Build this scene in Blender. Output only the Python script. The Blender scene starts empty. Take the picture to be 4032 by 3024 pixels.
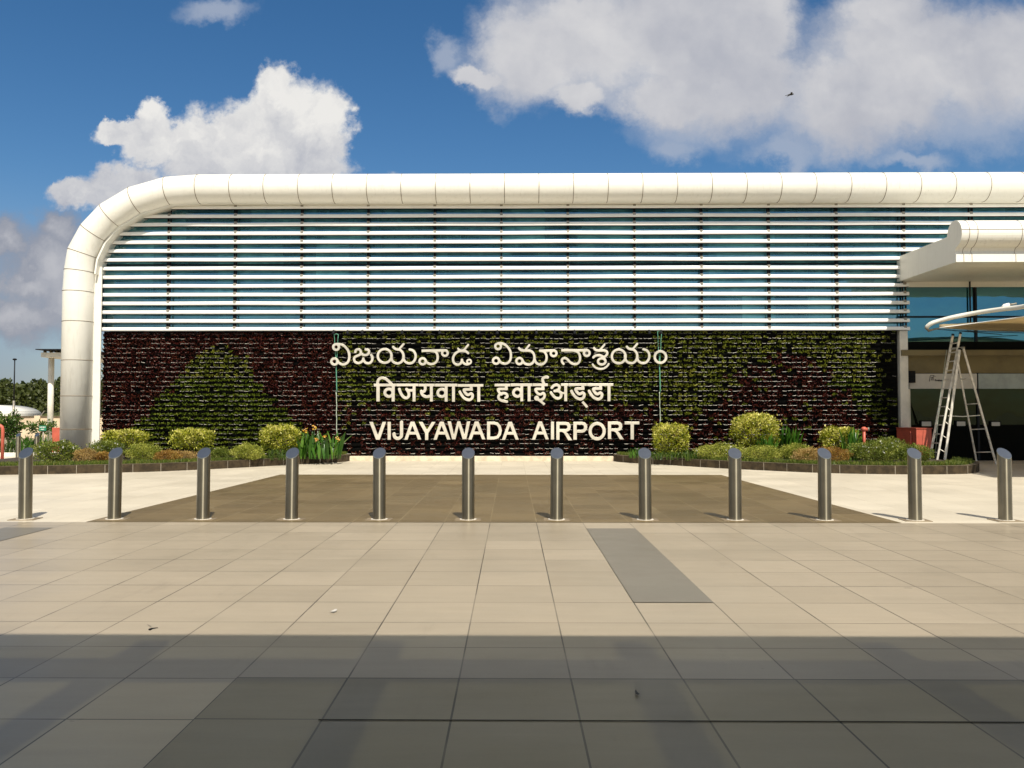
import bpy, bmesh, math, random
import numpy as np
from mathutils import Vector, Matrix

random.seed(7)
rng = np.random.default_rng(7)
C = bpy.context.scene
COL = C.collection
R = math.radians

# ------------------------------------------------------------------ camera
F, CX, CY, H = 3270.0, 1983.0, 1512.0, 1.435      # lens and eye height, in pixels of the photograph / metres
PITCH, YAW = 0.0336, 0.0102
cam = bpy.data.cameras.new('camera')
cam.sensor_width = 36.0
cam.lens = 36.0 * F / 4032.0
cam.shift_x = (2016.0 - CX) / 4032.0
cam.clip_start = 0.05
cam.clip_end = 3000
cam_o = bpy.data.objects.new('camera', cam)
COL.objects.link(cam_o)
cam_o.location = (0, 0, H)
cam_o.rotation_euler = (math.pi / 2 + PITCH, 0, YAW)
C.camera = cam_o
ROT = cam_o.rotation_euler.to_matrix()

# ------------------------------------------------------------------ sun, sky, exposure
SUN = Vector((-0.157, 0.595, -0.788)).normalized()
sun = bpy.data.lights.new('sun', 'SUN')
sun.energy = 4.6
sun.angle = R(0.53)
sun.color = (1.0, 0.94, 0.825)
sun_o = bpy.data.objects.new('sun', sun)
COL.objects.link(sun_o)
sun_o.rotation_euler = (-SUN).to_track_quat('Z', 'Y').to_euler()
sun_o.location = (5, -20, 30)

C.view_settings.view_transform = 'Standard'
C.view_settings.look = 'None'
C.view_settings.exposure = 0.35
C.view_settings.gamma = 1.0
C.cycles.max_bounces = 8
C.cycles.transparent_max_bounces = 12
C.cycles.use_denoising = True


class NT:
    """small helper to write node graphs as expressions"""
    def __init__(s, tree):
        s.t = tree; s.n = tree.nodes; s.l = tree.links

    def node(s, kind, ins=None, **props):
        n = s.n.new(kind)
        for k, v in props.items():
            setattr(n, k, v)
        for k, v in (ins or {}).items():
            if isinstance(v, bpy.types.NodeSocket):
                s.l.new(v, n.inputs[k])
            else:
                n.inputs[k].default_value = v
        return n

    def math(s, op, a, b=None, c=None, clamp=False):
        ins = {0: a}
        if b is not None: ins[1] = b
        if c is not None: ins[2] = c
        return s.node('ShaderNodeMath', ins, operation=op, use_clamp=clamp).outputs[0]

    def vmath(s, op, a, b=None):
        ins = {0: a}
        if b is not None: ins[1] = b
        n = s.node('ShaderNodeVectorMath', ins, operation=op)
        return n.outputs['Value'] if op in ('LENGTH', 'DOT_PRODUCT') else n.outputs[0]

    def mixc(s, f, a, b):
        n = s.n.new('ShaderNodeMix'); n.data_type = 'RGBA'
        for idx, v in ((0, f), (6, a), (7, b)):
            if isinstance(v, bpy.types.NodeSocket): s.l.new(v, n.inputs[idx])
            else: n.inputs[idx].default_value = v
        return n.outputs[2]

    def ramp(s, x, a, b, lo=0.0, hi=1.0, smooth=True):
        n = s.node('ShaderNodeMapRange', {0: x, 1: a, 2: b, 3: lo, 4: hi})
        n.interpolation_type = 'SMOOTHSTEP' if smooth else 'LINEAR'
        return n.outputs[0]

    def noise(s, vec, scale, detail=4, rough=0.55):
        n = s.node('ShaderNodeTexNoise', {'Scale': scale, 'Detail': detail, 'Roughness': rough})
        if vec is not None: s.l.new(vec, n.inputs['Vector'])
        return n


def rgb(r, g, b): return (r, g, b, 1.0)


world = bpy.data.worlds.new('World')
C.world = world
world.use_nodes = True
wt = NT(world.node_tree)
wt.n.clear()
sky = wt.node('ShaderNodeTexSky', sky_type='NISHITA', sun_disc=False, sun_elevation=R(52), sun_rotation=R(165),
              altitude=0.0, air_density=1.0, dust_density=0.6, ozone_density=2.5)
gen = wt.node('ShaderNodeTexCoord').outputs['Generated']
sx, sy, sz = wt.node('ShaderNodeSeparateXYZ', {0: gen}).outputs
ay = wt.math('MAXIMUM', wt.math('ABSOLUTE', sy), 0.08)
u = wt.math('DIVIDE', sx, ay)
v = wt.math('DIVIDE', sz, ay)
uv = wt.node('ShaderNodeCombineXYZ', {0: u, 1: v, 2: wt.math('MULTIPLY', sy, 0.4)}).outputs[0]
# billowy displacement of the cloud outline
d1 = wt.noise(uv, 9.0, 7, 0.58).outputs['Color']
d2 = wt.noise(uv, 34.0, 8, 0.66).outputs['Color']
disp = wt.vmath('ADD', wt.vmath('SCALE', wt.vmath('SUBTRACT', d1, (0.5, 0.5, 0.5))),
                wt.vmath('SCALE', wt.vmath('SUBTRACT', d2, (0.5, 0.5, 0.5))))
for nn in wt.n:
    if nn.type == 'VECT_MATH' and nn.operation == 'SCALE':
        nn.inputs['Scale'].default_value = 0.10
[nn for nn in wt.n if nn.type == 'VECT_MATH' and nn.operation == 'SCALE'][-1].inputs['Scale'].default_value = 0.035
uvd = wt.vmath('ADD', uv, disp)
K = 4032.0 / 2212.0


def blob(vec, x, y, rx, ry):
    """one soft puff of a cloud, given in degrees-like sky coordinates"""
    c = ((x * K - 2016) / F, (1622 - y * K) / F, 0.0)
    s = (F / (rx * K), F / (ry * K), 0.0)
    q = wt.vmath('MULTIPLY', wt.vmath('SUBTRACT', vec, c), s)
    return wt.math('SUBTRACT', 1.0, wt.vmath('LENGTH', q))


def cloud(vec, puffs):
    f = None
    for p in puffs:
        b = blob(vec, *p)
        f = b if f is None else wt.node('ShaderNodeMath', {0: f, 1: b, 2: 0.25}, operation='SMOOTH_MAX').outputs[0]
    return f


CUMULUS = [(600, 255, 105, 110), (520, 290, 120, 105), (690, 290, 90, 85), (640, 350, 140, 60), (400, 300, 90, 55), (340, 255, 52, 55),
           (255, 282, 85, 36), (320, 310, 80, 42), (215, 268, 34, 26), (470, 350, 150, 60), (252, 400, 110, 70), (170, 405, 70, 44), (600, 200, 60, 50)]
BANK = [(1130, 110, 130, 130), (1020, 150, 55, 32), (1290, 60, 190, 150), (1480, 60, 220, 190), (1640, 30, 120, 130), (1600, 170, 160, 110),
        (1850, 200, 220, 120), (2000, 110, 260, 130), (2200, 120, 160, 140), (1930, 20, 110, 90), (1240, 190, 80, 45), (1450, 200, 160, 60)]
VEIL = [(1500, 260, 160, 80), (1480, 310, 90, 50), (1800, 275, 260, 85), (2100, 250, 200, 90), (1960, 345, 120, 30), (960, 100, 45, 55), (450, -8, 100, 40),
        (840, 372, 40, 14), (1700, 330, 120, 40)]
LEFTC = [(0, 515, 52, 50), (40, 610, 75, 45), (110, 480, 70, 45), (20, 680, 160, 60), (90, 560, 110, 110), (160, 640, 130, 90)]
fc = cloud(uvd, CUMULUS)
fb = cloud(uvd, BANK)
fv = cloud(uvd, VEIL)
fl = cloud(uvd, LEFTC)
n_fine = wt.noise(uvd, 16.0, 8, 0.6).outputs['Fac']
n_big = wt.noise(uv, 5.0, 5, 0.55).outputs['Fac']
wob = wt.math('MULTIPLY', wt.math('SUBTRACT', n_fine, 0.5), 0.55)
ac = wt.ramp(wt.math('ADD', fc, wob), -0.06, 0.28)
ab = wt.math('MULTIPLY', wt.ramp(wt.math('ADD', fb, wob), -0.22, 0.5), 0.95)
av = wt.math('MULTIPLY', wt.ramp(wt.math('ADD', fv, wob), -0.15, 0.75), 0.72)
al = wt.math('MULTIPLY', wt.ramp(wt.math('ADD', fl, wob), -0.30, 0.50), 0.95)
# cloud body tones: white billows, lavender grey bases
GREY = rgb(3.3, 3.45, 4.0)
WHITE = rgb(7.4, 7.3, 7.2)
up = blob(uvd, 585, 215, 270, 240)
n_a = wt.noise(uvd, 13.0, 6, 0.55).outputs['Fac']
n_b = wt.noise(wt.vmath('ADD', uvd, (0.012, 0.020, 0.0)), 13.0, 6, 0.55).outputs['Fac']
relief = wt.math('SUBTRACT', n_a, n_b)
up2 = wt.ramp(v, 0.235, 0.40)
tone_c = wt.math('ADD', wt.math('ADD', wt.math('MULTIPLY', up2, 0.62), 0.30), wt.math('MULTIPLY', relief, 2.0), clamp=True)
col_c = wt.mixc(tone_c, rgb(3.5, 3.65, 4.15), rgb(6.6, 6.5, 6.3))
n_c = wt.noise(uvd, 6.5, 6, 0.5).outputs['Fac']
n_d = wt.noise(wt.vmath('ADD', uvd, (0.02, 0.035, 0.0)), 6.5, 6, 0.5).outputs['Fac']
tone_b = wt.math('ADD', wt.ramp(n_big, 0.32, 0.66, 0.10, 0.72), wt.math('MULTIPLY', wt.math('SUBTRACT', n_c, n_d), 1.3), clamp=True)
col_b = wt.mixc(tone_b, rgb(3.5, 3.6, 4.05), rgb(5.9, 5.8, 5.75))
tone_l = wt.ramp(wt.math('ADD', wt.math('MULTIPLY', fl, 0.5), wt.math('MULTIPLY', n_fine, 0.6)), 0.3, 0.9)
col_l = wt.mixc(tone_l, rgb(2.1, 2.25, 2.75), rgb(4.0, 4.0, 4.25))
# blue of the sky: deeper and more saturated than the raw model
hs = wt.node('ShaderNodeHueSaturation', {'Hue': 0.50, 'Saturation': 1.30, 'Value': 0.76, 'Color': sky.outputs[0]}).outputs[0]
low = wt.ramp(v, 0.32, 0.02)
side = wt.ramp(u, -0.35, -0.66)
hz = wt.math('MULTIPLY', wt.math('MULTIPLY', low, side), 0.75)
hs = wt.mixc(hz, hs, rgb(2.0, 2.4, 3.2))
c0 = wt.mixc(av, hs, rgb(3.3, 3.7, 4.5))
c1 = wt.mixc(al, c0, col_l)
c2 = wt.mixc(ab, c1, col_b)
c3 = wt.mixc(ac, c2, col_c)
# unseen warm-white cloud added behind and overhead to neutralise the fill light
back = wt.math('MULTIPLY', wt.ramp(sy, -0.05, -0.35), wt.ramp(v, 0.40, 0.75))
over = wt.math('MULTIPLY', wt.math('MULTIPLY', wt.ramp(v, 0.62, 0.85), wt.ramp(v, 2.2, 1.5)), 0.85)
back = wt.math('MAXIMUM', back, over)
c3 = wt.mixc(wt.math('MULTIPLY', back, wt.ramp(n_big, 0.3, 0.6, 0.35, 0.95)), c3, rgb(6.2, 5.7, 4.8))
bg = wt.node('ShaderNodeBackground', {'Color': c3, 'Strength': 0.10})
wt.l.new(bg.outputs[0], wt.node('ShaderNodeOutputWorld').inputs[0])


# ------------------------------------------------------------------ geometry of the view
def ray(px, py):
    return ROT @ Vector(((px - CX) / F, (CY - py) / F, -1.0))


def at(px, py, Y):
    """point at distance Y seen at pixel (px, py) of the photograph"""
    d = ray(px, py)
    return Vector((0, 0, H)) + d * (Y / d.y)


def gnd(px, py, z=0.0):
    d = ray(px, py)
    return Vector((0, 0, H)) + d * ((z - H) / d.z)


# ------------------------------------------------------------------ object helpers
def tag(o, label=None, cat=None, group=None, kind=None):
    if label: o['label'] = label
    if cat: o['category'] = cat
    if group: o['group'] = group
    if kind: o['kind'] = kind
    return o


def thing(name, label, cat, loc=(0, 0, 0), rotz=0, group=None):
    o = bpy.data.objects.new(name, None)
    o.empty_display_size = 0.2
    COL.objects.link(o)
    o.location = loc
    o.rotation_euler = (0, 0, rotz)
    return tag(o, label, cat, group)


def link(name, me, mats, parent=None, local=False, smooth=False):
    """link a mesh; geometry is given in world space unless local"""
    o = bpy.data.objects.new(name, me)
    COL.objects.link(o)
    for m in (mats if isinstance(mats, (list, tuple)) else [mats]):
        me.materials.append(m)
    if smooth:
        me.polygons.foreach_set('use_smooth', [True] * len(me.polygons))
    if parent is not None:
        o.parent = parent
        if not local:
            M = Matrix.Identity(4)
            chain = []
            p = parent
            while p is not None:
                chain.append(Matrix.LocRotScale(p.location, p.rotation_euler, p.scale))
                p = p.parent
            for m in reversed(chain):
                M = M @ m
            me.transform(M.inverted())
    return o


class MB:
    """collects simple shapes into one mesh"""
    def __init__(s):
        s.bm = bmesh.new()

    def quad(s, pts, mi=0):
        f = s.bm.faces.new([s.bm.verts.new(p) for p in pts]); f.material_index = mi; return f

    def box(s, a, b, mi=0, bevel=0.0, rot=None, org=None):
        a, b = Vector(a), Vector(b)
        c = (a + b) / 2
        r = bmesh.ops.create_cube(s.bm, size=1.0)
        vs = r['verts']
        for vv in vs:
            p = Vector((vv.co.x * abs(b.x - a.x), vv.co.y * abs(b.y - a.y), vv.co.z * abs(b.z - a.z)))
            if rot is not None: p = rot @ p
            vv.co = p + c
        fs = {f for vv in vs for f in vv.link_faces}
        for f in fs: f.material_index = mi
        if bevel > 0:
            es = list({e for vv in vs for e in vv.link_edges})
            bmesh.ops.bevel(s.bm, geom=es, offset=bevel, segments=2, affect='EDGES', profile=0.6)
        return s

    def tube(s, pts, r, seg=10, mi=0, closed=False, caps=True):
        pts = [Vector(p) for p in pts]
        n = len(pts)
        rs = r if isinstance(r, (list, tuple)) else [r] * n
        rings = []
        up = None
        for i in range(n):
            a = pts[i - 1] if (i > 0 or closed) else pts[i]
            b = pts[(i + 1) % n] if (i < n - 1 or closed) else pts[i]
            t = (b - a).normalized()
            if up is None:
                up = Vector((0, 0, 1)) if abs(t.z) < 0.9 else Vector((0, 1, 0))
            x = up.cross(t).normalized()
            y = t.cross(x).normalized()
            up = y
            k = 1.0
            if 0 < i < n - 1 or closed:
                d1 = (pts[i] - a).normalized(); d2 = (b - pts[i]).normalized()
                ca = max(0.5, math.cos(d1.angle(d2, 0) / 2)); k = 1.0 / ca
                bis = (d1 - d2)
            ring = []
            for j in range(seg):
                th = 2 * math.pi * j / seg
                off = x * math.cos(th) * rs[i] + y * math.sin(th) * rs[i]
                if k > 1.0001 and bis.length > 1e-6:
                    bb = bis.normalized(); off += bb * off.dot(bb) * (k - 1)
                ring.append(s.bm.verts.new(pts[i] + off))
            rings.append(ring)
        m = n if closed else n - 1
        for i in range(m):
            A, B = rings[i], rings[(i + 1) % n]
            for j in range(seg):
                f = s.bm.faces.new((A[j], A[(j + 1) % seg], B[(j + 1) % seg], B[j])); f.material_index = mi; f.smooth = True
        if caps and not closed:
            f = s.bm.faces.new(list(reversed(rings[0]))); f.material_index = mi
            f = s.bm.faces.new(rings[-1]); f.material_index = mi
        return s

    def bar(s, a, b, w, t, mi=0, up=(0, 1, 0)):
        """rectangular bar from a to b; w measured across, t along 'up'"""
        a, b = Vector(a), Vector(b)
        z = (b - a); L = z.length; z.normalize()
        y = Vector(up); y = (y - z * y.dot(z)).normalized()
        x = y.cross(z)
        vs = []
        for k in (0, L):
            for (i, j) in ((-1, -1), (1, -1), (1, 1), (-1, 1)):
                vs.append(s.bm.verts.new(a + z * k + x * i * w / 2 + y * j * t / 2))
        for q in ((3, 2, 1, 0), (4, 5, 6, 7), (0, 1, 5, 4), (1, 2, 6, 5), (2, 3, 7, 6), (3, 0, 4, 7)):
            f = s.bm.faces.new([vs[i] for i in q]); f.material_index = mi
        return s

    def prism(s, poly, z0, z1, mi=0, axis='z'):
        """extrude a 2-D polygon (x,y) along z, or (y,z) along x with axis='x', (x,z) along y with axis='y'"""
        def P(p, k):
            return {'z': (p[0], p[1], k), 'x': (k, p[0], p[1]), 'y': (p[0], k, p[1])}[axis]
        A = [s.bm.verts.new(P(p, z0)) for p in poly]
        B = [s.bm.verts.new(P(p, z1)) for p in poly]
        n = len(poly)
        fs = [s.bm.faces.new(A), s.bm.faces.new(B)]
        for i in range(n):
            fs.append(s.bm.faces.new((A[i], A[(i + 1) % n], B[(i + 1) % n], B[i])))
        for f in fs: f.material_index = mi
        bmesh.ops.recalc_face_normals(s.bm, faces=fs)
        return s

    def sphere(s, c, r, seg=12, mi=0, squash=(1, 1, 1)):
        q = bmesh.ops.create_uvsphere(s.bm, u_segments=seg, v_segments=max(6, seg // 2), radius=1)
        for vv in q['verts']:
            vv.co = Vector((vv.co.x * r * squash[0], vv.co.y * r * squash[1], vv.co.z * r * squash[2])) + Vector(c)
            for f in vv.link_faces: f.material_index = mi; f.smooth = True
        return s

    def build(s, name, mats, parent=None, local=False):
        me = bpy.data.meshes.new(name)
        s.bm.to_mesh(me); s.bm.free()
        return link(name, me, mats, parent, local)


def sheet(name, pts, z, m, kind='structure', parent=None):
    b = MB(); b.quad([(p[0], p[1], z) for p in pts])
    bmesh.ops.recalc_face_normals(b.bm, faces=b.bm.faces[:])
    for f in b.bm.faces:
        if f.normal.z < 0: f.normal_flip()
    o = b.build(name, m, parent)
    return tag(o, kind=kind)


def copy_tree(o, parent=None):
    c = o.copy(); COL.objects.link(c)
    if parent is not None: c.parent = parent
    for ch in list(o.children):
        if ch.name in COL.objects: copy_tree(ch, c)
    return c


# ------------------------------------------------------------------ materials
def mat(name, col, rough=0.6, metal=0.0, var=0.12, scale=3.0, col2=None, bump=0.0, bscale=None, spec=0.5, stretch=None, coat=0.0):
    m = bpy.data.materials.new(name); m.use_nodes = True
    t = NT(m.node_tree)
    p = t.n['Principled BSDF']
    p.inputs['Roughness'].default_value = rough
    p.inputs['Metallic'].default_value = metal
    p.inputs['Specular IOR Level'].default_value = spec
    p.inputs['Coat Weight'].default_value = coat
    vec = t.node('ShaderNodeTexCoord').outputs['Object']
    if stretch: vec = t.vmath('MULTIPLY', vec, stretch)
    n = t.noise(vec, scale, 6, 0.6).outputs['Fac']
    a = tuple(c * (1 - var) for c in col) + (1,)
    b = (tuple(min(1, c * (1 + var)) for c in col) + (1,)) if col2 is None else col2 + (1,)
    f = t.ramp(n, 0.35, 0.65)
    t.l.new(t.mixc(f, a, b), p.inputs['Base Color'])
    t.l.new(t.ramp(n, 0.3, 0.7, max(0, rough - 0.06), min(1, rough + 0.06)), p.inputs['Roughness'])
    if bump > 0:
        nb = t.noise(vec, bscale or scale * 8, 5, 0.6).outputs['Fac']
        bb = t.node('ShaderNodeBump', {'Height': nb, 'Strength': bump, 'Distance': 0.02})
        t.l.new(bb.outputs[0], p.inputs['Normal'])
    return m


def tile_mat(name, c1, c2, mortar, px, py, size=0.6, joint=0.005, rough=0.4, jfill=0.5, stain=0.1, spec=0.5):
    m = bpy.data.materials.new(name); m.use_nodes = True
    t = NT(m.node_tree); p = t.n['Principled BSDF']
    vec = t.node('ShaderNodeTexCoord').outputs['Object']
    sh = t.vmath('SUBTRACT', vec, (px, py, 0))
    br = t.node('ShaderNodeTexBrick', {'Vector': sh, 'Color1': c1 + (1,), 'Color2': c2 + (1,), 'Mortar': mortar + (1,), 'Scale': 1.0,
                                       'Mortar Size': joint, 'Mortar Smooth': 0.0, 'Bias': 0.0, 'Brick Width': size, 'Row Height': size})
    br.offset = 0.0; br.squash = 1.0
    n1 = t.noise(vec, 0.55, 6, 0.6).outputs['Fac']
    n2 = t.noise(t.vmath('MULTIPLY', vec, (0.8, 5.0, 1.0)), 1.6, 5, 0.6).outputs['Fac']
    n3 = t.noise(vec, 60.0, 3, 0.6).outputs['Fac']
    # joints are filled with sand unevenly
    jf = t.math('MULTIPLY', br.outputs['Fac'], t.ramp(t.noise(vec, 0.9, 3).outputs['Fac'], 0.36, 0.62, 1 - jfill, 1.0))
    face = t.node('ShaderNodeTexBrick', {'Vector': sh, 'Color1': c1 + (1,), 'Color2': c2 + (1,), 'Mortar': c1 + (1,), 'Scale': 1.0,
                                         'Mortar Size': 0.0, 'Bias': 0.0, 'Brick Width': size, 'Row Height': size})
    face.offset = 0.0; face.squash = 1.0
    k = t.math('ADD', t.math('MULTIPLY', t.math('SUBTRACT', n1, 0.5), stain * 2), t.math('MULTIPLY', t.math('SUBTRACT', n2, 0.5), stain * 1.6))
    k = t.math('ADD', t.math('ADD', k, 1.0), t.math('MULTIPLY', t.math('SUBTRACT', n3, 0.5), 0.10))
    spots = t.node('ShaderNodeTexVoronoi', {'Vector': t.vmath('ADD', vec, t.vmath('SCALE', t.noise(vec, 3.0, 3).outputs['Color'])), 'Scale': 1.35, 'Randomness': 1.0})
    drop = t.math('MULTIPLY', t.ramp(spots.outputs['Distance'], 0.05, 0.015), t.ramp(t.noise(vec, 0.7, 2).outputs['Fac'], 0.45, 0.6))
    scuff = t.ramp(t.noise(t.vmath('MULTIPLY', vec, (2.2, 0.5, 1.0)), 1.3, 7, 0.7).outputs['Fac'], 0.56, 0.78)
    k = t.math('SUBTRACT', k, t.math('ADD', t.math('MULTIPLY', drop, 0.30), t.math('MULTIPLY', scuff, stain * 0.9)))
    vv = t.node('ShaderNodeHueSaturation', {'Color': face.outputs['Color'], 'Value': k}).outputs[0]
    t.l.new(t.mixc(jf, vv, mortar + (1,)), p.inputs['Base Color'])
    t.l.new(t.ramp(n1, 0.3, 0.7, rough - 0.07, rough + 0.1), p.inputs['Roughness'])
    p.inputs['Specular IOR Level'].default_value = spec
    h = t.math('SUBTRACT', t.math('MULTIPLY', n3, 0.12), br.outputs['Fac'])
    t.l.new(t.node('ShaderNodeBump', {'Height': h, 'Strength': 0.25, 'Distance': 0.004}).outputs[0], p.inputs['Normal'])
    return m


def leaf_mat(name, a, b, c=None, rough=0.45, transl=0.3):
    """leaf colours picked per leaf from the mesh attribute 'tint'"""
    m = bpy.data.materials.new(name); m.use_nodes = True
    t = NT(m.node_tree); p = t.n['Principled BSDF']
    at_ = t.node('ShaderNodeAttribute', attribute_name='tint').outputs['Fac']
    col = t.mixc(t.ramp(at_, 0.0, 0.6, smooth=False), a + (1,), b + (1,))
    if c is not None:
        col = t.mixc(t.ramp(at_, 0.62, 0.9, smooth=False), col, c + (1,))
    t.l.new(col, p.inputs['Base Color'])
    p.inputs['Roughness'].default_value = rough
    p.inputs['Specular IOR Level'].default_value = 0.35
    tr = t.node('ShaderNodeBsdfTranslucent', {'Color': col})
    mx = t.node('ShaderNodeMixShader', {0: transl, 1: p.outputs[0], 2: tr.outputs[0]})
    t.l.new(mx.outputs[0], t.n['Material Output'].inputs[0])
    return m


def steel_mat(name, col, rough=0.3, aniso=0.8, bump=0.05):
    """brushed stainless steel, brushed round the post"""
    m = bpy.data.materials.new(name); m.use_nodes = True
    t = NT(m.node_tree); p = t.n['Principled BSDF']
    vec = t.node('ShaderNodeTexCoord').outputs['Object']
    n = t.noise(t.vmath('MULTIPLY', vec, (1.5, 1.5, 90)), 3.0, 4, 0.7).outputs['Fac']
    n2 = t.noise(vec, 5.0, 5, 0.6).outputs['Fac']
    t.l.new(t.mixc(t.ramp(n2, 0.3, 0.7), tuple(c * 0.86 for c in col) + (1,), col + (1,)), p.inputs['Base Color'])
    p.inputs['Metallic'].default_value = 1.0
    p.inputs['Roughness'].default_value = rough
    p.inputs['Anisotropic'].default_value = aniso
    p.inputs['Anisotropic Rotation'].default_value = 0.25
    tg = t.node('ShaderNodeTangent', direction_type='RADIAL', axis='Z')
    t.l.new(tg.outputs[0], p.inputs['Tangent'])
    if bump:
        t.l.new(t.node('ShaderNodeBump', {'Height': n, 'Strength': bump, 'Distance': 0.001}).outputs[0], p.inputs['Normal'])
    return m


def glass_mat(name, tint, refl, body, thru=0.5, bodyf=0.3, rough=0.015, wav=0.02):
    """coated curtain-wall glass: part mirror, part tinted body, part view into the hall"""
    m = bpy.data.materials.new(name); m.use_nodes = True
    t = NT(m.node_tree); t.n.clear()
    vec = t.node('ShaderNodeTexCoord').outputs['Object']
    bmp = t.node('ShaderNodeBump', {'Height': t.noise(vec, 0.9, 2).outputs['Fac'], 'Strength': wav, 'Distance': 0.4})
    g = t.node('ShaderNodeBsdfGlossy', {'Color': refl + (1,), 'Roughness': rough, 'Normal': bmp.outputs[0]})
    # panes differ a little in tint
    cell = t.node('ShaderNodeTexBrick', {'Vector': t.node('ShaderNodeCombineXYZ', {0: t.node('ShaderNodeSeparateXYZ', {0: vec}).outputs[0], 1: t.node('ShaderNodeSeparateXYZ', {0: vec}).outputs[2]}).outputs[0],
                                         'Color1': rgb(0.62, 0.62, 0.62), 'Color2': rgb(1.35, 1.3, 1.25), 'Mortar': rgb(1, 1, 1), 'Scale': 1.0, 'Mortar Size': 0.0, 'Brick Width': 0.979, 'Row Height': 1.62})
    cell.offset = 0.0
    nz = t.noise(t.vmath('MULTIPLY', vec, (1.0, 1.0, 1.6)), 0.8, 5, 0.65).outputs['Fac']
    bc = t.mixc(t.ramp(nz, 0.35, 0.68), tuple(c * 0.55 for c in body) + (1,), (body[0] * 2.0, body[1] * 1.45, body[2] * 1.15, 1))
    mul = t.node('ShaderNodeMix'); mul.data_type = 'RGBA'; mul.blend_type = 'MULTIPLY'; mul.inputs[0].default_value = 1.0
    t.l.new(bc, mul.inputs[6]); t.l.new(cell.outputs['Color'], mul.inputs[7])
    df_ = t.node('ShaderNodeBsdfDiffuse', {'Color': mul.outputs[2]})
    tr = t.node('ShaderNodeBsdfTransparent', {'Color': tint + (1,)})
    lw = t.node('ShaderNodeLayerWeight', {'Blend': 0.3})
    f = t.math('ADD', t.math('MULTIPLY', lw.outputs['Fresnel'], 0.6), 1 - thru, clamp=True)
    mx = t.node('ShaderNodeMixShader', {0: f, 1: tr.outputs[0], 2: g.outputs[0]})
    mx2 = t.node('ShaderNodeMixShader', {0: bodyf, 1: mx.outputs[0], 2: df_.outputs[0]})
    t.l.new(mx2.outputs[0], t.node('ShaderNodeOutputMaterial').inputs[0])
    return m


def panel_mat(name, col, dirt=(0.30, 0.24, 0.15), amount=0.35, rough=0.35):
    """painted metal panel with rain streaks and grime"""
    m = bpy.data.materials.new(name); m.use_nodes = True
    t = NT(m.node_tree); p = t.n['Principled BSDF']
    vec = t.node('ShaderNodeTexCoord').outputs['Object']
    n1 = t.noise(t.vmath('MULTIPLY', vec, (9.0, 9.0, 1.1)), 1.5, 7, 0.68).outputs['Fac']
    n2 = t.noise(vec, 0.8, 4, 0.6).outputs['Fac']
    f = t.math('MULTIPLY', t.ramp(n1, 0.50, 0.85), t.ramp(n2, 0.35, 0.75, 0.15, 1.0))
    f = t.math('MULTIPLY', f, amount)
    t.l.new(t.mixc(f, col + (1,), dirt + (1,)), p.inputs['Base Color'])
    t.l.new(t.ramp(n2, 0.3, 0.7, rough - 0.05, rough + 0.12), p.inputs['Roughness'])
    nb = t.noise(vec, 2.6, 3, 0.5).outputs['Fac']
    t.l.new(t.node('ShaderNodeBump', {'Height': nb, 'Strength': 0.35, 'Distance': 0.03}).outputs[0], p.inputs['Normal'])
    return m


M_white = panel_mat('white_panel', (0.81, 0.785, 0.705), amount=0.5)
M_whiteclean = mat('white_aluminium', (0.88, 0.87, 0.83), 0.3, var=0.03, scale=1.2)
M_blade_shade = mat('blade_painted_shade', (0.012, 0.012, 0.011), 0.7, spec=0.1)
M_seam = mat('seam_grime', (0.16, 0.11, 0.06), 0.9, var=0.4, scale=30)
M_mull = mat('dark_aluminium', (0.008, 0.009, 0.012), 0.5, var=0.1, spec=0.2)
M_bracket = mat('mill_aluminium', (0.30, 0.27, 0.22), 0.45, 0.4, var=0.2, scale=8)
M_glass = glass_mat('teal_glass', (0.16, 0.50, 0.56), (0.55, 0.80, 0.90), (0.085, 0.33, 0.43), thru=0.5, bodyf=0.5)
M_glass2 = glass_mat('blue_glass', (0.06, 0.26, 0.36), (0.22, 0.50, 0.62), (0.02, 0.14, 0.20), thru=0.5, bodyf=0.25)
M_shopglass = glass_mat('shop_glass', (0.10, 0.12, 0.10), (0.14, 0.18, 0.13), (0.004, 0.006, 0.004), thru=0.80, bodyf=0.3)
M_in_wall = mat('interior_plaster', (0.55, 0.58, 0.55), 0.8, var=0.15, scale=0.6)
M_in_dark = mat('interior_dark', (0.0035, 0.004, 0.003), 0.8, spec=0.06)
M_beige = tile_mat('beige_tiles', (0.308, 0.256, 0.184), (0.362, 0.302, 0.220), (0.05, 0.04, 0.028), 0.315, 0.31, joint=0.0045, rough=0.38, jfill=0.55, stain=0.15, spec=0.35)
M_cream = tile_mat('cream_tiles', (0.53, 0.47, 0.365), (0.60, 0.535, 0.42), (0.38, 0.32, 0.23), 0.315, 0.31, joint=0.004, rough=0.5, jfill=0.8, stain=0.10)
M_brown = tile_mat('brown_tiles', (0.120, 0.084, 0.038), (0.158, 0.114, 0.055), (0.24, 0.185, 0.10), 0.315, 0.31, joint=0.005, rough=0.45, jfill=0.7, stain=0.3, spec=0.3)
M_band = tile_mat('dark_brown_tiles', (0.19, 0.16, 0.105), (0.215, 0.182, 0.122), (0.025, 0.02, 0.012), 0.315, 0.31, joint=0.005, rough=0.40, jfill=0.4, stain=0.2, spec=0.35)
M_grey = tile_mat('grey_tiles', (0.165, 0.147, 0.115), (0.175, 0.155, 0.122), (0.15, 0.132, 0.105), 0.315, 0.31, joint=0.002, rough=0.42, jfill=0.9, stain=0.06)
M_ground = mat('dry_earth', (0.28, 0.23, 0.15), 0.9, var=0.3, scale=0.4, bump=0.3)
M_kerb = mat('kerb_stone', (0.050, 0.036, 0.020), 0.8, var=0.35, scale=7, bump=0.4, bscale=60, spec=0.2)
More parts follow.
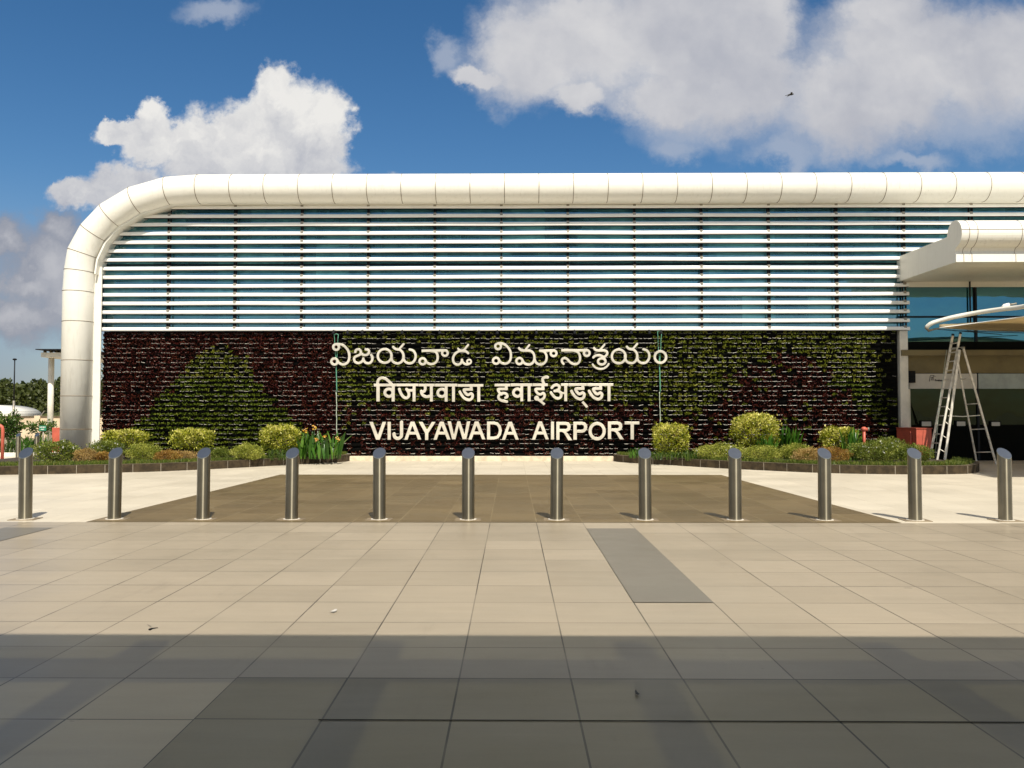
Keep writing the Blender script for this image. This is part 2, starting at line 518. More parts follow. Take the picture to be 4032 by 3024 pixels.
M_kerbtop = mat('kerb_top_stone', (0.11, 0.085, 0.048), 0.85, var=0.35, scale=9, bump=0.4, bscale=60)
M_soil = mat('soil', (0.045, 0.032, 0.02), 0.95, var=0.4, scale=12, bump=0.6)
M_joint = mat('cement_joint', (0.30, 0.26, 0.20), 0.9)
M_ledge = mat('ledge_plaster', (0.62, 0.52, 0.38), 0.8, var=0.2, scale=3)
M_steel = steel_mat('brushed_steel', (0.29, 0.262, 0.20), 0.36, 0.90)
M_steeltop = steel_mat('steel_cap', (0.58, 0.545, 0.47), 0.30, 0.0, 0.0)
M_flange = mat('base_grout', (0.55, 0.50, 0.42), 0.6, var=0.25, scale=20)
M_letter = mat('letter_metal', (0.68, 0.625, 0.52), 0.33, 0.35, var=0.10, scale=1.3, stretch=(0.8, 0.8, 2.5))
M_pot = mat('pot_plastic', (0.0045, 0.0045, 0.004), 0.8, var=0.4, scale=9, spec=0.08)
M_lip = mat('pot_lip', (0.40, 0.37, 0.31), 0.45, var=0.5, scale=6)
M_bark = mat('bark', (0.09, 0.065, 0.04), 0.9, var=0.3, scale=14, bump=0.5)
M_red = mat('red_paint', (0.48, 0.10, 0.06), 0.5, var=0.10, scale=4)
M_rope = mat('green_rope', (0.10, 0.30, 0.20), 0.6, var=0.3, scale=40)
M_ropepale = mat('pale_rope', (0.42, 0.48, 0.38), 0.6, var=0.3, scale=40)
M_black = mat('black_metal', (0.006, 0.006, 0.006), 0.6, spec=0.15)
M_alu = mat('ladder_aluminium', (0.72, 0.67, 0.58), 0.42, 0.2, var=0.2, scale=6)
M_cream_wall = mat('cream_wall', (0.66, 0.52, 0.36), 0.85, var=0.12, scale=1.5)
M_soffit = mat('soffit_paint', (0.17, 0.135, 0.062), 0.8, var=0.18, scale=1.2)
M_column = mat('column_paint', (0.70, 0.66, 0.56), 0.6, var=0.12, scale=2)
M_signwhite = mat('sign_board', (0.50, 0.47, 0.42), 0.5, var=0.05)
M_ink = mat('sign_ink', (0.03, 0.025, 0.03), 0.6)
M_signgreen = mat('sign_green', (0.015, 0.20, 0.11), 0.5, var=0.1)
M_tent = mat('tent_fabric', (0.80, 0.77, 0.68), 0.6, var=0.06, scale=0.6)
M_shade_fabric = mat('shade_fabric', (0.52, 0.42, 0.25), 0.7, var=0.08, scale=1)


# ------------------------------------------------------------------ ground and paving
sheet('ground', [(-600, -300), (600, -300), (600, 900), (-600, 900)], -0.02, M_ground)
YB = gnd(2016, 2058).y
ob = sheet('front_paving', [(-40, -16), (40, -16), (40, YB), (-40, YB)], 0.0, M_beige)
sheet('forecourt_paving', [(-40, YB), (40, YB), (40, 33), (-40, 33)], 0.0, M_cream)
c = [gnd(333, 2057), gnd(3551, 2060), gnd(2839, 1870.5), gnd(1104, 1869)]
c[0].y = c[1].y = YB
sheet('brown_paving', [(p.x, p.y) for p in c], 0.004, M_brown)
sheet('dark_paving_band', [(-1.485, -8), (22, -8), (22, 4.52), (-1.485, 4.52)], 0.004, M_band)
sheet('grey_paving_strip', [(0.915, 6.31), (1.515, 6.31), (1.515, 10.28), (0.915, 10.28)], 0.004, M_grey)
sheet('grey_paving_strip', [(-6.285, 6.31), (-5.685, 6.31), (-5.685, 10.28), (-6.285, 10.28)], 0.004, M_grey)

sheet('expansion_joint', [(-0.9, 3.892), (22, 3.892), (22, 3.903), (-0.9, 3.903)], 0.007, mat('joint_filler', (0.022, 0.018, 0.010), 0.9, spec=0.1))
# ------------------------------------------------------------------ shade canopy over the photographer (throws the foreground shade)
YG, YP = 24.7, 24.2           # glass plane, pipe axis plane


def membrane_mat():
    m = bpy.data.materials.new('roof_membrane'); m.use_nodes = True
    t = NT(m.node_tree); t.n.clear()
    d = t.node('ShaderNodeBsdfDiffuse', {'Color': rgb(0.42, 0.47, 0.36)})
    tl = t.node('ShaderNodeBsdfTranslucent', {'Color': rgb(0.10, 0.118, 0.05)})
    tp = t.node('ShaderNodeBsdfTransparent', {'Color': rgb(0.95, 1.0, 0.70)})
    a = t.node('ShaderNodeMixShader', {0: 0.5, 1: d.outputs[0], 2: tl.outputs[0]})
    b = t.node('ShaderNodeMixShader', {0: 0.078, 1: a.outputs[0], 2: tp.outputs[0]})
    t.l.new(b.outputs[0], t.node('ShaderNodeOutputMaterial').inputs[0])
    return m


M_memb = membrane_mat()
can = thing('shade_canopy', 'steel framed translucent roof above the camera shading the nearest paving', 'canopy', (0, -3, 5.0))
ZC = 5.0
dyc = ZC * SUN.y / -SUN.z
dxc = ZC * SUN.x / -SUN.z
edge = gnd(2016, 2502).y - dyc
b = MB(); b.quad([(-16, -9, ZC), (16, -9, ZC), (16, edge, ZC), (-16, edge, ZC)])
b.build('roof_panel', M_memb, can)
for X in [-9.8, -8.3, -6.8, -5.3, -3.8, -2.25, -0.8, 0.72, 2.22, 3.7, 5.2, 6.7, 8.2, 9.7]:
    b = MB(); b.box((X - dxc - 0.10, -8.9, ZC - 0.20), (X - dxc + 0.10, edge - 0.12, ZC - 0.03)); b.build('beam', M_column, can)
ty = gnd(2016, 2592).y - dyc
b = MB(); b.box((-15.9, ty - 0.13, ZC - 0.42), (15.9, ty + 0.13, ZC - 0.205)); b.build('cross_beam', M_column, can)
b = MB(); b.box((-15.9, -8.9, ZC - 0.42), (15.9, -8.6, ZC - 0.205)); b.build('cross_beam', M_column, can)
for X in (-15.7, 15.7):
    for Yc in (-8.75, ty - 0.5):
        if Yc > -5: continue
        b = MB(); b.tube([(X, Yc, 0), (X, Yc, ZC - 0.42)], 0.12, 16); b.build('post', M_column, can)

# ------------------------------------------------------------------ terminal building
bld = thing('terminal_building', 'long white airport terminal with a rounded tube edge, teal glass and white louvre blades', 'building', (0, YG, 0))
# roof tube: mitred straight lengths between seams
cpx = [(298, 1840), (301, 1690), (303, 1560), (305, 1420), (307, 1268), (309, 1150), (315, 1069), (327, 998), (371, 918), (436, 850), (535, 791), (664, 754), (786, 742)]
path = [at(x, y, YP) for x, y in cpx]
path[0].z = 0.0
xv = path[5].x
for i in range(0, 6): path[i].x = xv
ztop = at(2016, 742, YP).z
path[-1].z = ztop
X = path[-1].x
step = at(2150, 742, YP).x - at(2016, 742, YP).x
tops = []
while X < 22:
    X += step; tops.append(Vector((X, YP, ztop)))
full = path + tops
RP = 0.425
b = MB(); b.tube([path[0], path[5]] + path[6:13] + [tops[-1]], RP, 40)
for i in range(1, len(full) - 1):
    p = full[i]
    t = ((full[i] - full[i - 1]).normalized() + (full[i + 1] - full[i]).normalized()).normalized()
    ka = 1 / max(0.5, math.cos((full[i] - full[i - 1]).angle(full[i + 1] - full[i], 0) / 2))
    x = Vector((0, 1, 0)); y = t.cross(x)
    pts = [p + x * math.cos(a) * (RP + 0.001) + y * math.sin(a) * (RP * ka + 0.001) for a in np.linspace(0, 2 * math.pi, 40, endpoint=False)]
    b.tube(pts, 0.0085, 5, closed=True, mi=1)
b.build('roof_tube', [M_white, M_seam], bld)
# flat white reveal between the tube and the facade, and the trim round the bend
inner_px = [(392, 1815), (392, 1290), (392, 1085), (400, 1030), (432, 962), (482, 902), (566, 851), (690, 812), (800, 804)]
b = MB()
b.box((at(345, 1500, YG).x, YG - 0.40, 0.0), (at(394, 1500, YG - 0.4).x, YG - 0.36, at(394, 1050, YG - 0.4).z)); b.build('reveal_panel', M_white, bld)
b = MB()
tp = [at(x, y, YG - 0.30) for x, y in inner_px[2:]] + [Vector((22, YG - 0.30, at(2016, 800, YG - 0.3).z))]
for i in range(len(tp) - 1):
    b.bar(tp[i], tp[i + 1] + (tp[i + 1] - tp[i]).normalized() * 0.01, 0.05, 0.56 + 0.002 * i)
b.build('edge_trim', M_white, bld)

# glass wall following the bend, mullions, louvre blades
zb = at(2016, 1303, YG).z
zt = at(2016, 800, YG).z
XR_low = at(3558, 1200, YG).x
gl = [(at(392, 1085, YG).x, zb)] + [(at(x, y, YG).x, at(x, y, YG).z) for x, y in inner_px[2:]] + [(22, zt), (22, zb)]
b = MB(); b.prism(gl, YG, YG + 0.02, axis='y'); b.build('glass_wall', M_glass, bld)
mull_d = [218, 364, 507.5, 651.5, 795, 939, 1083, 1227, 1371, 1515.5, 1661, 1807.5, 1953.5, 2100, 2247]


def inner_top(x):
    pts = [(at(px, py, YG).x, at(px, py, YG).z) for px, py in inner_px[2:]]
    if x >= pts[-1][0]: return zt
    for (x0, z0), (x1, z1) in zip(pts, pts[1:]):
        if x0 <= x <= x1: return z0 + (z1 - z0) * (x - x0) / max(1e-6, x1 - x0)
    return pts[0][1]


def inner_left(z):
    pts = [(at(px, py, YG).x, at(px, py, YG).z) for px, py in inner_px[2:]]
    if z <= pts[0][1]: return pts[0][0]
    for (x0, z0), (x1, z1) in zip(pts, pts[1:]):
        if z0 <= z <= z1: return x0 + (x1 - x0) * (z - z0) / max(1e-6, z1 - z0)
    return pts[-1][0]


rows_y = [380, 467, 548, 635, 720, 805, 890, 975, 1060, 1145, 1230, 1315, 1400, 1487, 1564]
rows_z = []
YL = YG - 0.26
for ry in rows_y:
    z1 = at(2233, 650 + ry / 2.4578, YL).z
    rows_z.append((z1 - 0.112, z1))
dk = at(2016, 1003, YG)          # dark transom
for i, d in enumerate(mull_d):
    X = at(d * K, 1050, YG).x
    b = MB(); b.box((X - 0.022, YG - 0.06, zb), (X + 0.022, YG - 0.002, inner_top(X) - 0.02)); b.build('mullion', M_mull, bld)
b = MB(); z = at(2016, 1042, YG).z; b.box((at(394, 1050, YG).x, YG - 0.045, z - 0.02), (22, YG - 0.003, z + 0.02)); b.build('transom', M_mull, bld)
for i, (z0, z1) in enumerate(rows_z):
    xl = inner_left((z0 + z1) / 2) - 0.10
    xr = 21.5 if i < 6 else XR_low + 0.05
    # rounded blade: front face bright, underside blackened to paint in its shade
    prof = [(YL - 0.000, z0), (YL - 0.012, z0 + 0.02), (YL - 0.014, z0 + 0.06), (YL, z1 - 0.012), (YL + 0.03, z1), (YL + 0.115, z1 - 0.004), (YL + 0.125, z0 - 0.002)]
    b = MB()
    n = len(prof)
    cuts = [xl] + [X for X in (at(d * K, 1050, YL).x for d in mull_d) if xl + 0.1 < X < xr - 0.1] + [xr]
    A = None
    for ci, X in enumerate(cuts):
        jz, jy = random.gauss(0, 0.0035), random.gauss(0, 0.004)
        B = [b.bm.verts.new((X, p[0] + jy, p[1] + jz)) for p in prof]
        if A is None: b.bm.faces.new(B)
        else:
            for j in range(n):
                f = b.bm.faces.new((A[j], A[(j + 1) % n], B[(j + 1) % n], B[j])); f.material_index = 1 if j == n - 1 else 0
                f.smooth = False
        A = B
    b.bm.faces.new(A)
    bmesh.ops.recalc_face_normals(b.bm, faces=b.bm.faces[:])
    b.build('louvre_blade', [M_whiteclean, M_blade_shade], bld)
# brackets carrying the blades: one comb per mullion
for d in mull_d[:-1]:
    X = at(d * K, 1050, YL).x
    b = MB()
    b.box((X - 0.016, YL + 0.125, rows_z[-1][0]), (X + 0.016, YL + 0.165, min(rows_z[0][1], inner_top(X) - 0.05)))
    for i, (z0, z1) in enumerate(rows_z):
        if X < inner_left(z1) - 0.12: continue
        if i >= 6 and X > XR_low + 0.1: continue
        b.box((X - 0.040, YL - 0.019, z1 - 0.052), (X + 0.040, YL + 0.13, z1 + 0.022), mi=1)
    b.build('blade_bracket', [M_mull, M_bracket], bld)

# hall behind the glass
b = MB()
b.box((-11.8, 31.0, 0.0), (22, 31.2, 7.6)); b.build('rear_wall', M_in_wall, bld)
b = MB(); b.box((-11.9, YG + 0.15, zb - 0.35), (22, 30.95, zb - 0.12)); b.build('upper_floor', M_in_wall, bld)
b = MB(); b.box((-11.9, YG + 0.10, 7.62), (22, 31.3, 7.85)); b.build('roof', M_white, bld)
b = MB(); b.box((-12.1, YG + 0.12, 0.0), (-11.92, 31.2, 7.6)); b.build('side_wall', M_white, bld)
for (x0, x1, z0, z1, Y) in ((1.2, 2.1, 4.0, 5.6, 28.5), (-0.6, 0.9, 4.0, 5.0, 29), (-6.5, -5.0, 4.0, 5.3, 28.6), (-3.2, -2.6, 4.0, 6.5, 27.5), (5.2, 6.2, 4.0, 5.2, 28.4), (8.6, 9.3, 4.0, 6.6, 27.5)):
    b = MB(); b.box((x0, Y, z0), (x1, Y + 0.15, z1)); b.build('inner_partition', M_in_wall, bld)
def glow(name, col, s):
    m = bpy.data.materials.new(name); m.use_nodes = True
    t = NT(m.node_tree); p = t.n['Principled BSDF']
    p.inputs['Base Color'].default_value = rgb(0.8, 0.8, 0.8)
    p.inputs['Emission Color'].default_value = col; p.inputs['Emission Strength'].default_value = s
    return m
M_lamp = glow('lit_lamp', rgb(1, 0.5, 0.42), 6.0)
for (px, py) in ((1992, 1001), (2252, 997), (2588, 995), (1996, 1066)):
    p = at(px, py, 26.4)
    b = MB(); b.tube([p, p + Vector((0, 0, 0.05))], 0.10, 20); b.build('ceiling_lamp', M_lamp, bld)
    b = MB(); b.tube([p + Vector((0, 0, 0.05)), Vector((p.x, p.y, 7.6))], 0.008, 6); b.build('lamp_rod', M_mull, bld)

# right hand entrance bay: canopy, glazing, beams, pillar
XC = 11.42
zs = 5.29
b = MB()
prof = []
cy_, cz_, rn = 21.42, 6.01, 0.36
for a in np.linspace(R(2), R(262), 28):
    prof.append((cy_ + rn * math.cos(a) , cz_ + rn * math.sin(a)))
prof += [(cy_ + 0.0, cz_ - rn - 0.07), (cy_ - 0.02, 5.50), (cy_ - 0.06, 5.495), (cy_ - 0.06, zs), (YG - 0.06, zs), (YG - 0.06, 6.02)]
b.prism(prof, XC, 21.0, axis='x')
for X in (11.62, 11.83, 12.95, 14.1, 15.2):
    pts = [(X, p[0] - (0.004 if p[0] < cy_ else 0), p[1]) for p in prof[8:32]]
    b.tube(pts, 0.006, 5, caps=False, mi=1)
b.tube([(XC, cy_ - rn * 0.985, cz_ + 0.06), (21, cy_ - rn * 0.985, cz_ + 0.06)], 0.008, 5, mi=1)
b.build('entrance_canopy', [M_white, M_seam], bld)
# soffit band on the facade
b = MB(); b.box((XC + 0.10, YG - 0.10, 5.13), (21, YG - 0.063, zs - 0.002)); b.build('fascia_band', M_white, bld)
zg0 = at(3700, 1346, YG).z
b = MB(); b.box((XC + 0.02, YG - 0.045, zg0), (21, YG - 0.03, 5.128)); b.build('entrance_glass', M_glass2, bld)
b = MB()
for px in (3836.5, 4290):
    X = at(px, 1200, YG).x; b.box((X - 0.03, YG - 0.09, zg0), (X + 0.03, YG - 0.046, 5.127))
z = at(3700, 1248.5, YG).z
b.box((XC + 0.02, YG - 0.084, z - 0.025), (21, YG - 0.0465, z + 0.025))
b.build('entrance_mullion', M_mull, bld)
b = MB()
def yz(py, Y): return at(3800, py, Y).z
b.box((XC + 0.02, YG - 0.1, yz(1377, YG - .1)), (21, YG + 0.4, zg0 - 0.002), mi=1)
b.box((XC + 0.02, YG - 0.25, yz(1400, YG - .25)), (21, YG + 0.3, yz(1377, YG - .25) - 0.003))
b.box((XC + 0.02, YG - 0.02, yz(1469, YG)), (21, YG + 0.3, yz(1400, YG) - 0.006))
b.build('entrance_beam', [M_soffit, M_in_dark], bld)
pl0, pl1 = at(3545, 1500, YG - 0.2).x, at(3577, 1500, YG - 0.2).x
b = MB(); b.box((pl0, YG - 0.20, 0.0), (pl1, YG + 0.12, zb - 0.02)); b.build('pillar', M_column, bld)
b = MB(); b.box((pl1 + 0.01, YG - 0.05, 0.9), (pl1 + 0.12, YG + 0.1, at(3600, 1532, YG).z)); b.build('door_jamb', M_column, bld)
zsh0, zsh1 = at(3700, 1672, YG).z, at(3700, 1531, YG).z
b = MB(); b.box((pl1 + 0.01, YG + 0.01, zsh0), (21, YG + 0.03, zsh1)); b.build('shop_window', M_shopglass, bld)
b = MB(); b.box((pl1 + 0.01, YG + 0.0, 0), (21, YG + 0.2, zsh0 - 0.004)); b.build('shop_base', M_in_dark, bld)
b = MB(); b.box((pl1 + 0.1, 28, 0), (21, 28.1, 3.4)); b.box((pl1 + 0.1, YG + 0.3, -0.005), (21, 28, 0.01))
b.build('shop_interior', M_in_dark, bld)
X = at(3850, 1600, YG).x
b = MB(); b.box((X - 0.03, YG - 0.03, 0), (X + 0.03, YG + 0.005, zsh1 + 0.47)); b.build('shop_mullion', M_mull, bld)

# shop sign with the lettering
sg = thing('shop_sign', 'pale shop board with a dark monogram over the dark window behind the ladder', 'sign', at(3720, 1500, YG - 0.06))
x0, x1 = at(3580, 1500, YG - .06).x, at(3847, 1500, YG - .06).x
b = MB(); b.box((x0, YG - 0.06, at(3700, 1531, YG - .06).z + 0.004), (x1, YG - 0.024, at(3700, 1471, YG - .06).z), bevel=0.004); b.build('board', M_signwhite, sg)
x2 = at(4060, 1500, YG - .06).x
x3 = at(3853, 1500, YG - .06).x
bl = MB(); bl.box((x3, YG - 0.06, at(3700, 1531, YG - .06).z + 0.004), (x2 + 1, YG - 0.024, at(3700, 1471, YG - .06).z), bevel=0.004)
tag(bl.build('blank_board', mat('blank_board', (0.30, 0.34, 0.33), 0.5)), 'blank grey green board right of the lettered shop board', 'sign')


def text_mesh(body, size, name, m, parent, org, ext=0.004, offset=0.0, align='CENTER'):
    cu = bpy.data.curves.new(name, 'FONT'); cu.body = body; cu.size = size; cu.extrude = ext; cu.align_x = align; cu.offset = offset
    o = bpy.data.objects.new(name, cu); COL.objects.link(o)
    dg = bpy.context.evaluated_depsgraph_get()
    me = bpy.data.meshes.new_from_object(o.evaluated_get(dg))
    bpy.data.objects.remove(o); bpy.data.curves.remove(cu)
    me.transform(Matrix.Translation(org) @ Matrix.Rotation(math.pi / 2, 4, 'X'))
    me.materials.clear()
    return link(name, me, m, parent)


text_mesh('Freken', 0.085, 'lettering', M_ink, sg, at(3697, 1501, YG - 0.066), offset=0.002)
# monogram: angular strokes
def strk(pts, w=0.012):
    bb = MB()
    for (a, c_) in zip(pts, pts[1:]):
        bb.bar(at(3540 + a[0] / 6.506, 1420 + a[1] / 6.506, YG - 0.066), at(3540 + c_[0] / 6.506, 1420 + c_[1] / 6.506, YG - 0.066), w, 0.006)
    return bb
b = strk([(780, 535), (800, 380), (900, 378), (880, 420), (820, 440)])
b2 = [strk([(850, 420), (825, 500)], 0.009), strk([(860, 425), (845, 515)], 0.009), strk([(880, 430), (890, 510)], 0.009), strk([(900, 405), (945, 405)], 0.008)]
b.build('monogram', M_ink, sg)
for q in b2: q.build('monogram', M_ink, sg)

# ------------------------------------------------------------------ living wall
wl = thing('living_wall', 'living green wall of maroon and green plants in dark pots below the louvres', 'green wall', (0, YG - 0.05, 0))
XL, XRW = at(398, 1500, YG - 0.2).x, pl0 - 0.02
z_lo, z_hi = 0.14, rows_z[-1][0] - 0.02
b = MB(); b.box((XL, YG - 0.06, 0.0), (XRW, YG + 0.1, z_hi + 0.02)); b.build('backing', M_pot, wl)
NR = 26
rp = (z_hi - z_lo) / NR
cp = 0.146
NC = int((XRW - XL) / cp)


def proj(p):
    q = ROT.transposed() @ (Vector(p) - Vector((0, 0, H)))
    return CX + F * q.x / -q.z, CY - F * q.y / -q.z


def interp(x, tab):
    if x <= tab[0][0]: return tab[0][1]
    for (a, va), (b_, vb) in zip(tab, tab[1:]):
        if a <= x <= b_: return va + (vb - va) * (x - a) / (b_ - a)
    return tab[-1][1]


hill_l = [(1340, 868), (1380, 800), (1425, 750), (1470, 705), (1505, 690), (1535, 665), (1570, 635), (1610, 600), (1647, 560), (1686, 522), (1760, 470), (1800, 440)]
hill_r = [(1340, 880), (1380, 920), (1422, 966), (1477, 994), (1501, 1015), (1532, 1042), (1571, 1075), (1595, 1092), (1610, 1118), (1646, 1152), (1665, 1166), (1720, 1220), (1800, 1260)]


def plant_kind(px, py):
    """which planting and how full: (kind, density)"""
    jx = px + random.gauss(0, 9 if px < 2600 else 34); jy = py + random.gauss(0, 5)
    if 1338 < jy < 1800 and interp(jy, hill_l) < jx < interp(jy, hill_r):
        return ('green' if jy > 1490 else 'olive'), (0.97 if jy > 1490 else 0.85)
    if px < 1328: return 'maroon', 0.96
    if px < 2600:
        if jy < 1480: return 'olive', 0.62
        if jy < 1585: return ('green' if random.random() < .5 else 'olive'), 0.85
        if jy < 1680 and random.random() < 0.22: return 'olive', 0.8
        return 'maroon', 0.85 if jy < 1700 else 0.45
    right = interp(jy, [(1290, 3530), (1380, 3500), (1480, 3480), (1560, 3478), (1620, 3500), (1660, 3510), (1760, 3505)])
    if jx > right: return 'none', 0
    lowR = interp(jy, [(1290, 3050), (1380, 3060), (1400, 3180), (1470, 3240), (1510, 3300), (1550, 3310), (1590, 3350), (1630, 3420), (1660, 3450), (1720, 3480)])
    if jx > lowR: return 'olive' if jy < 1500 else 'green', 0.93
    midR = interp(jy, [(1290, 3060), (1400, 3060), (1440, 2990), (1470, 2890), (1540, 2870), (1580, 2840), (1620, 2790), (1645, 2740), (1665, 2600)])
    if jx < midR: return 'olive', 0.86
    return ('olive', 0.7) if random.random() < 0.13 else ('maroon', 0.80)


lv = {k: dict(P=[], D=[], L=[], W=[], t=[]) for k in ('maroon', 'green', 'olive')}
for r in range(NR):
    zr = z_lo + r * rp
    b = MB()
    wob = 0
    for k in range(NC):
        xc = XL + (k + 0.5) * cp
        wob = wob * 0.7 + random.gauss(0, 0.004)
        zz = zr + wob
        hw = cp * 0.47
        # pot: sloping dark pocket
        y0, y1 = YG - 0.062, YG - 0.150
        zl = zz + rp * 0.55
        A = [(xc - hw, y0, zz), (xc + hw, y0, zz), (xc + hw, y1 + 0.035, zz + 0.006), (xc - hw, y1 + 0.035, zz + 0.006)]
        T = [(xc - hw, y0, zl), (xc + hw, y0, zl), (xc + hw, y1, zl), (xc - hw, y1, zl)]
        va = [b.bm.verts.new(p) for p in A]; vt = [b.bm.verts.new(p) for p in T]
        for q in ((va[3], va[2], vt[2], vt[3]), (va[0], va[3], vt[3], vt[0]), (va[2], va[1], vt[1], vt[2]), (vt[0], vt[1], vt[2], vt[3])):
            b.bm.faces.new(q)
        px, py = proj((xc, YG - 0.15, zz + rp * 0.6))
        kind, dens = plant_kind(px, py)
        has = random.random() < dens and kind != 'none'
        # pale lip, bent up at its ends
        if random.random() < (0.66 if kind == 'maroon' else 0.48 if kind == 'green' else 0.66 if has else 0.8) and kind != 'none':
            a0 = xc - hw * random.uniform(0.75, 1.12); a1 = xc + hw * random.uniform(0.6, 1.12)
            th = random.uniform(0.005, 0.008); t0 = random.gauss(0, 0.006); t1 = random.gauss(0, 0.006)
            yl = y1 - 0.016
            m0 = a0 + (a1 - a0) * 0.14; m1 = a1 - (a1 - a0) * 0.14
            e = 0.010
            tops_ = [(a0, zl + t0 + e), (m0, zl + t0), (m1, zl + t1), (a1, zl + t1 + e * random.random())]
            vs = []
            for (xx, zq) in tops_:
                vs.append((b.bm.verts.new((xx, yl, zq)), b.bm.verts.new((xx, yl - 0.003, zq - th)), b.bm.verts.new((xx, yl + 0.012, zq + 0.001))))
            for q in range(3):
                f = b.bm.faces.new((vs[q][1], vs[q + 1][1], vs[q + 1][0], vs[q][0])); f.material_index = 1
                f = b.bm.faces.new((vs[q][0], vs[q + 1][0], vs[q + 1][2], vs[q][2])); f.material_index = 1
        if not has: continue
        S = lv[kind]
        if kind == 'maroon':
            n = 18; sp = (0.075, 0.03, 0.055); zc0 = zl - 0.012; ll = 0.052
        elif kind == 'green':
            n = 18; sp = (0.075, 0.030, 0.026); zc0 = zl + 0.026; ll = 0.052
        else:
            n = random.randint(12, 22); w_ = random.uniform(0.035, 0.072); sp = (w_, 0.030, 0.032); zc0 = zl + 0.028; ll = 0.056
        xo = random.gauss(0, 0.018) if kind == 'olive' else 0
        tb = random.random()
        for q in range(n):
            S['P'].append((xc + xo + random.uniform(-1, 1) * sp[0], y1 - 0.004 + random.uniform(-1.2, 0.7) * sp[1], zc0 + random.uniform(-1, 1) * sp[2]))
            d = Vector((random.gauss(0, 0.7), -0.6 + random.gauss(0, 0.5), 0.45 + random.gauss(0, 0.6))).normalized()
            S['D'].append(tuple(d)); S['L'].append(ll * random.uniform(0.6, 1.25)); S['W'].append(ll * random.uniform(0.4, 0.7))
            S['t'].append(min(1, max(0, 0.55 * tb + 0.45 * random.random())))
    bmesh.ops.recalc_face_normals(b.bm, faces=b.bm.faces[:])
    b.build('pot_row', [M_pot, M_lip], wl)


def leaves(name, P, D, L, W, tint, m, parent=None, fold=0.25, kind=None, attr_parent=True):
    """many small folded leaves in one mesh"""
    P = np.asarray(P, float); D = np.asarray(D, float); L = np.asarray(L, float)[:, None]; W = np.asarray(W, float)[:, None]
    n = len(P)
    rnd = rng.normal(size=(n, 3))
    side = np.cross(D, rnd); side /= np.linalg.norm(side, axis=1, keepdims=True) + 1e-9
    nor = np.cross(side, D)
    V = np.empty((n, 6, 3))
    V[:, 0] = P
    V[:, 1] = P + D * L * 0.45 - side * W * 0.5 + nor * W * fold
    V[:, 2] = P + D * L * 0.5
    V[:, 3] = P + D * L * 0.45 + side * W * 0.5 + nor * W * fold
    V[:, 4] = P + D * L + nor * L * -0.08
    V[:, 5] = V[:, 2]
    V = V[:, :5]
    idx = (np.arange(n) * 5)[:, None]
    quads = np.concatenate([idx + np.array([[0, 2, 4, 1]]), idx + np.array([[0, 3, 4, 2]])], axis=1).reshape(-1, 4)
    me = bpy.data.meshes.new(name)
    me.vertices.add(n * 5); me.vertices.foreach_set('co', V.reshape(-1))
    me.loops.add(len(quads) * 4); me.loops.foreach_set('vertex_index', quads.reshape(-1).astype(np.int32))
    me.polygons.add(len(quads)); me.polygons.foreach_set('loop_start', np.arange(0, len(quads) * 4, 4, dtype=np.int32))
    me.update(calc_edges=True)
    a = me.attributes.new('tint', 'FLOAT', 'FACE')
    a.data.foreach_set('value', np.repeat(np.asarray(tint, float), 2).astype(np.float32))
    o = link(name, me, m, parent)
    if kind: o['kind'] = kind
    return o


M_maroon = leaf_mat('maroon_leaf', (0.030, 0.004, 0.0025), (0.088, 0.010, 0.006), (0.14, 0.04, 0.016), transl=0.2)
M_green = leaf_mat('green_leaf', (0.075, 0.115, 0.008), (0.15, 0.20, 0.013), (0.24, 0.27, 0.022))
M_olive = leaf_mat('olive_leaf', (0.075, 0.10, 0.008), (0.19, 0.22, 0.016), (0.34, 0.31, 0.045))
for k, m in (('maroon', M_maroon), ('green', M_green), ('olive', M_olive)):
    S = lv[k]
    leaves(k + '_foliage', S['P'], S['D'], S['L'], S['W'], S['t'], m, wl, kind='stuff')
# plaster ledge below the living wall
b = MB(); b.box((XL, YG - 0.36, 0.0), (XRW, YG - 0.065, 0.135), bevel=0.008)
tag(b.build('plaster_ledge', M_ledge), 'long low cream plaster ledge along the foot of the living wall', 'ledge')

# ------------------------------------------------------------------ raised letters: outlines from strokes
def spline(pts, closed=False, n=10):
    P = [np.array(p, float) for p in pts]
    if len(P) < 3: return P
    out = []
    m = len(P)
    rngs = range(m) if closed else range(m - 1)
    for i in rngs:
        p0 = P[(i - 1) % m] if (closed or i > 0) else 2 * P[0] - P[1]
        p1 = P[i]; p2 = P[(i + 1) % m]
        p3 = P[(i + 2) % m] if (closed or i + 2 < m) else 2 * P[-1] - P[-2]
        for k in range(n):
            t = k / n
            out.append(0.5 * (2 * p1 + (p2 - p0) * t + (2 * p0 - 5 * p1 + 4 * p2 - p3) * t * t + (3 * p1 - p0 - 3 * p2 + p3) * t ** 3))
    if not closed: out.append(P[-1])
    return out


def sd_stroke(G, pts, w, closed):
    d = np.full(G.shape[:2], 1e9)
    n = len(pts)
    for i in range(n if closed else n - 1):
        a, b_ = pts[i], pts[(i + 1) % n]
        ab = b_ - a; L2 = ab @ ab
        if L2 < 1e-9: continue
        L = math.sqrt(L2)
        ap = G - a
        t = (ap @ ab) / L2
        tc = np.clip(t, 0, 1)
        dist = np.linalg.norm(ap - tc[..., None] * ab, axis=-1) - w / 2
        perp = np.abs(ap[..., 0] * ab[1] - ap[..., 1] * ab[0]) / L - w / 2
        if not closed and i == 0: dist = np.where(t < 0, np.maximum(perp, -t * L), dist)
        if not closed and i == n - 2: dist = np.where(t > 1, np.maximum(perp, (t - 1) * L), dist)
        d = np.minimum(d, dist)
    return d


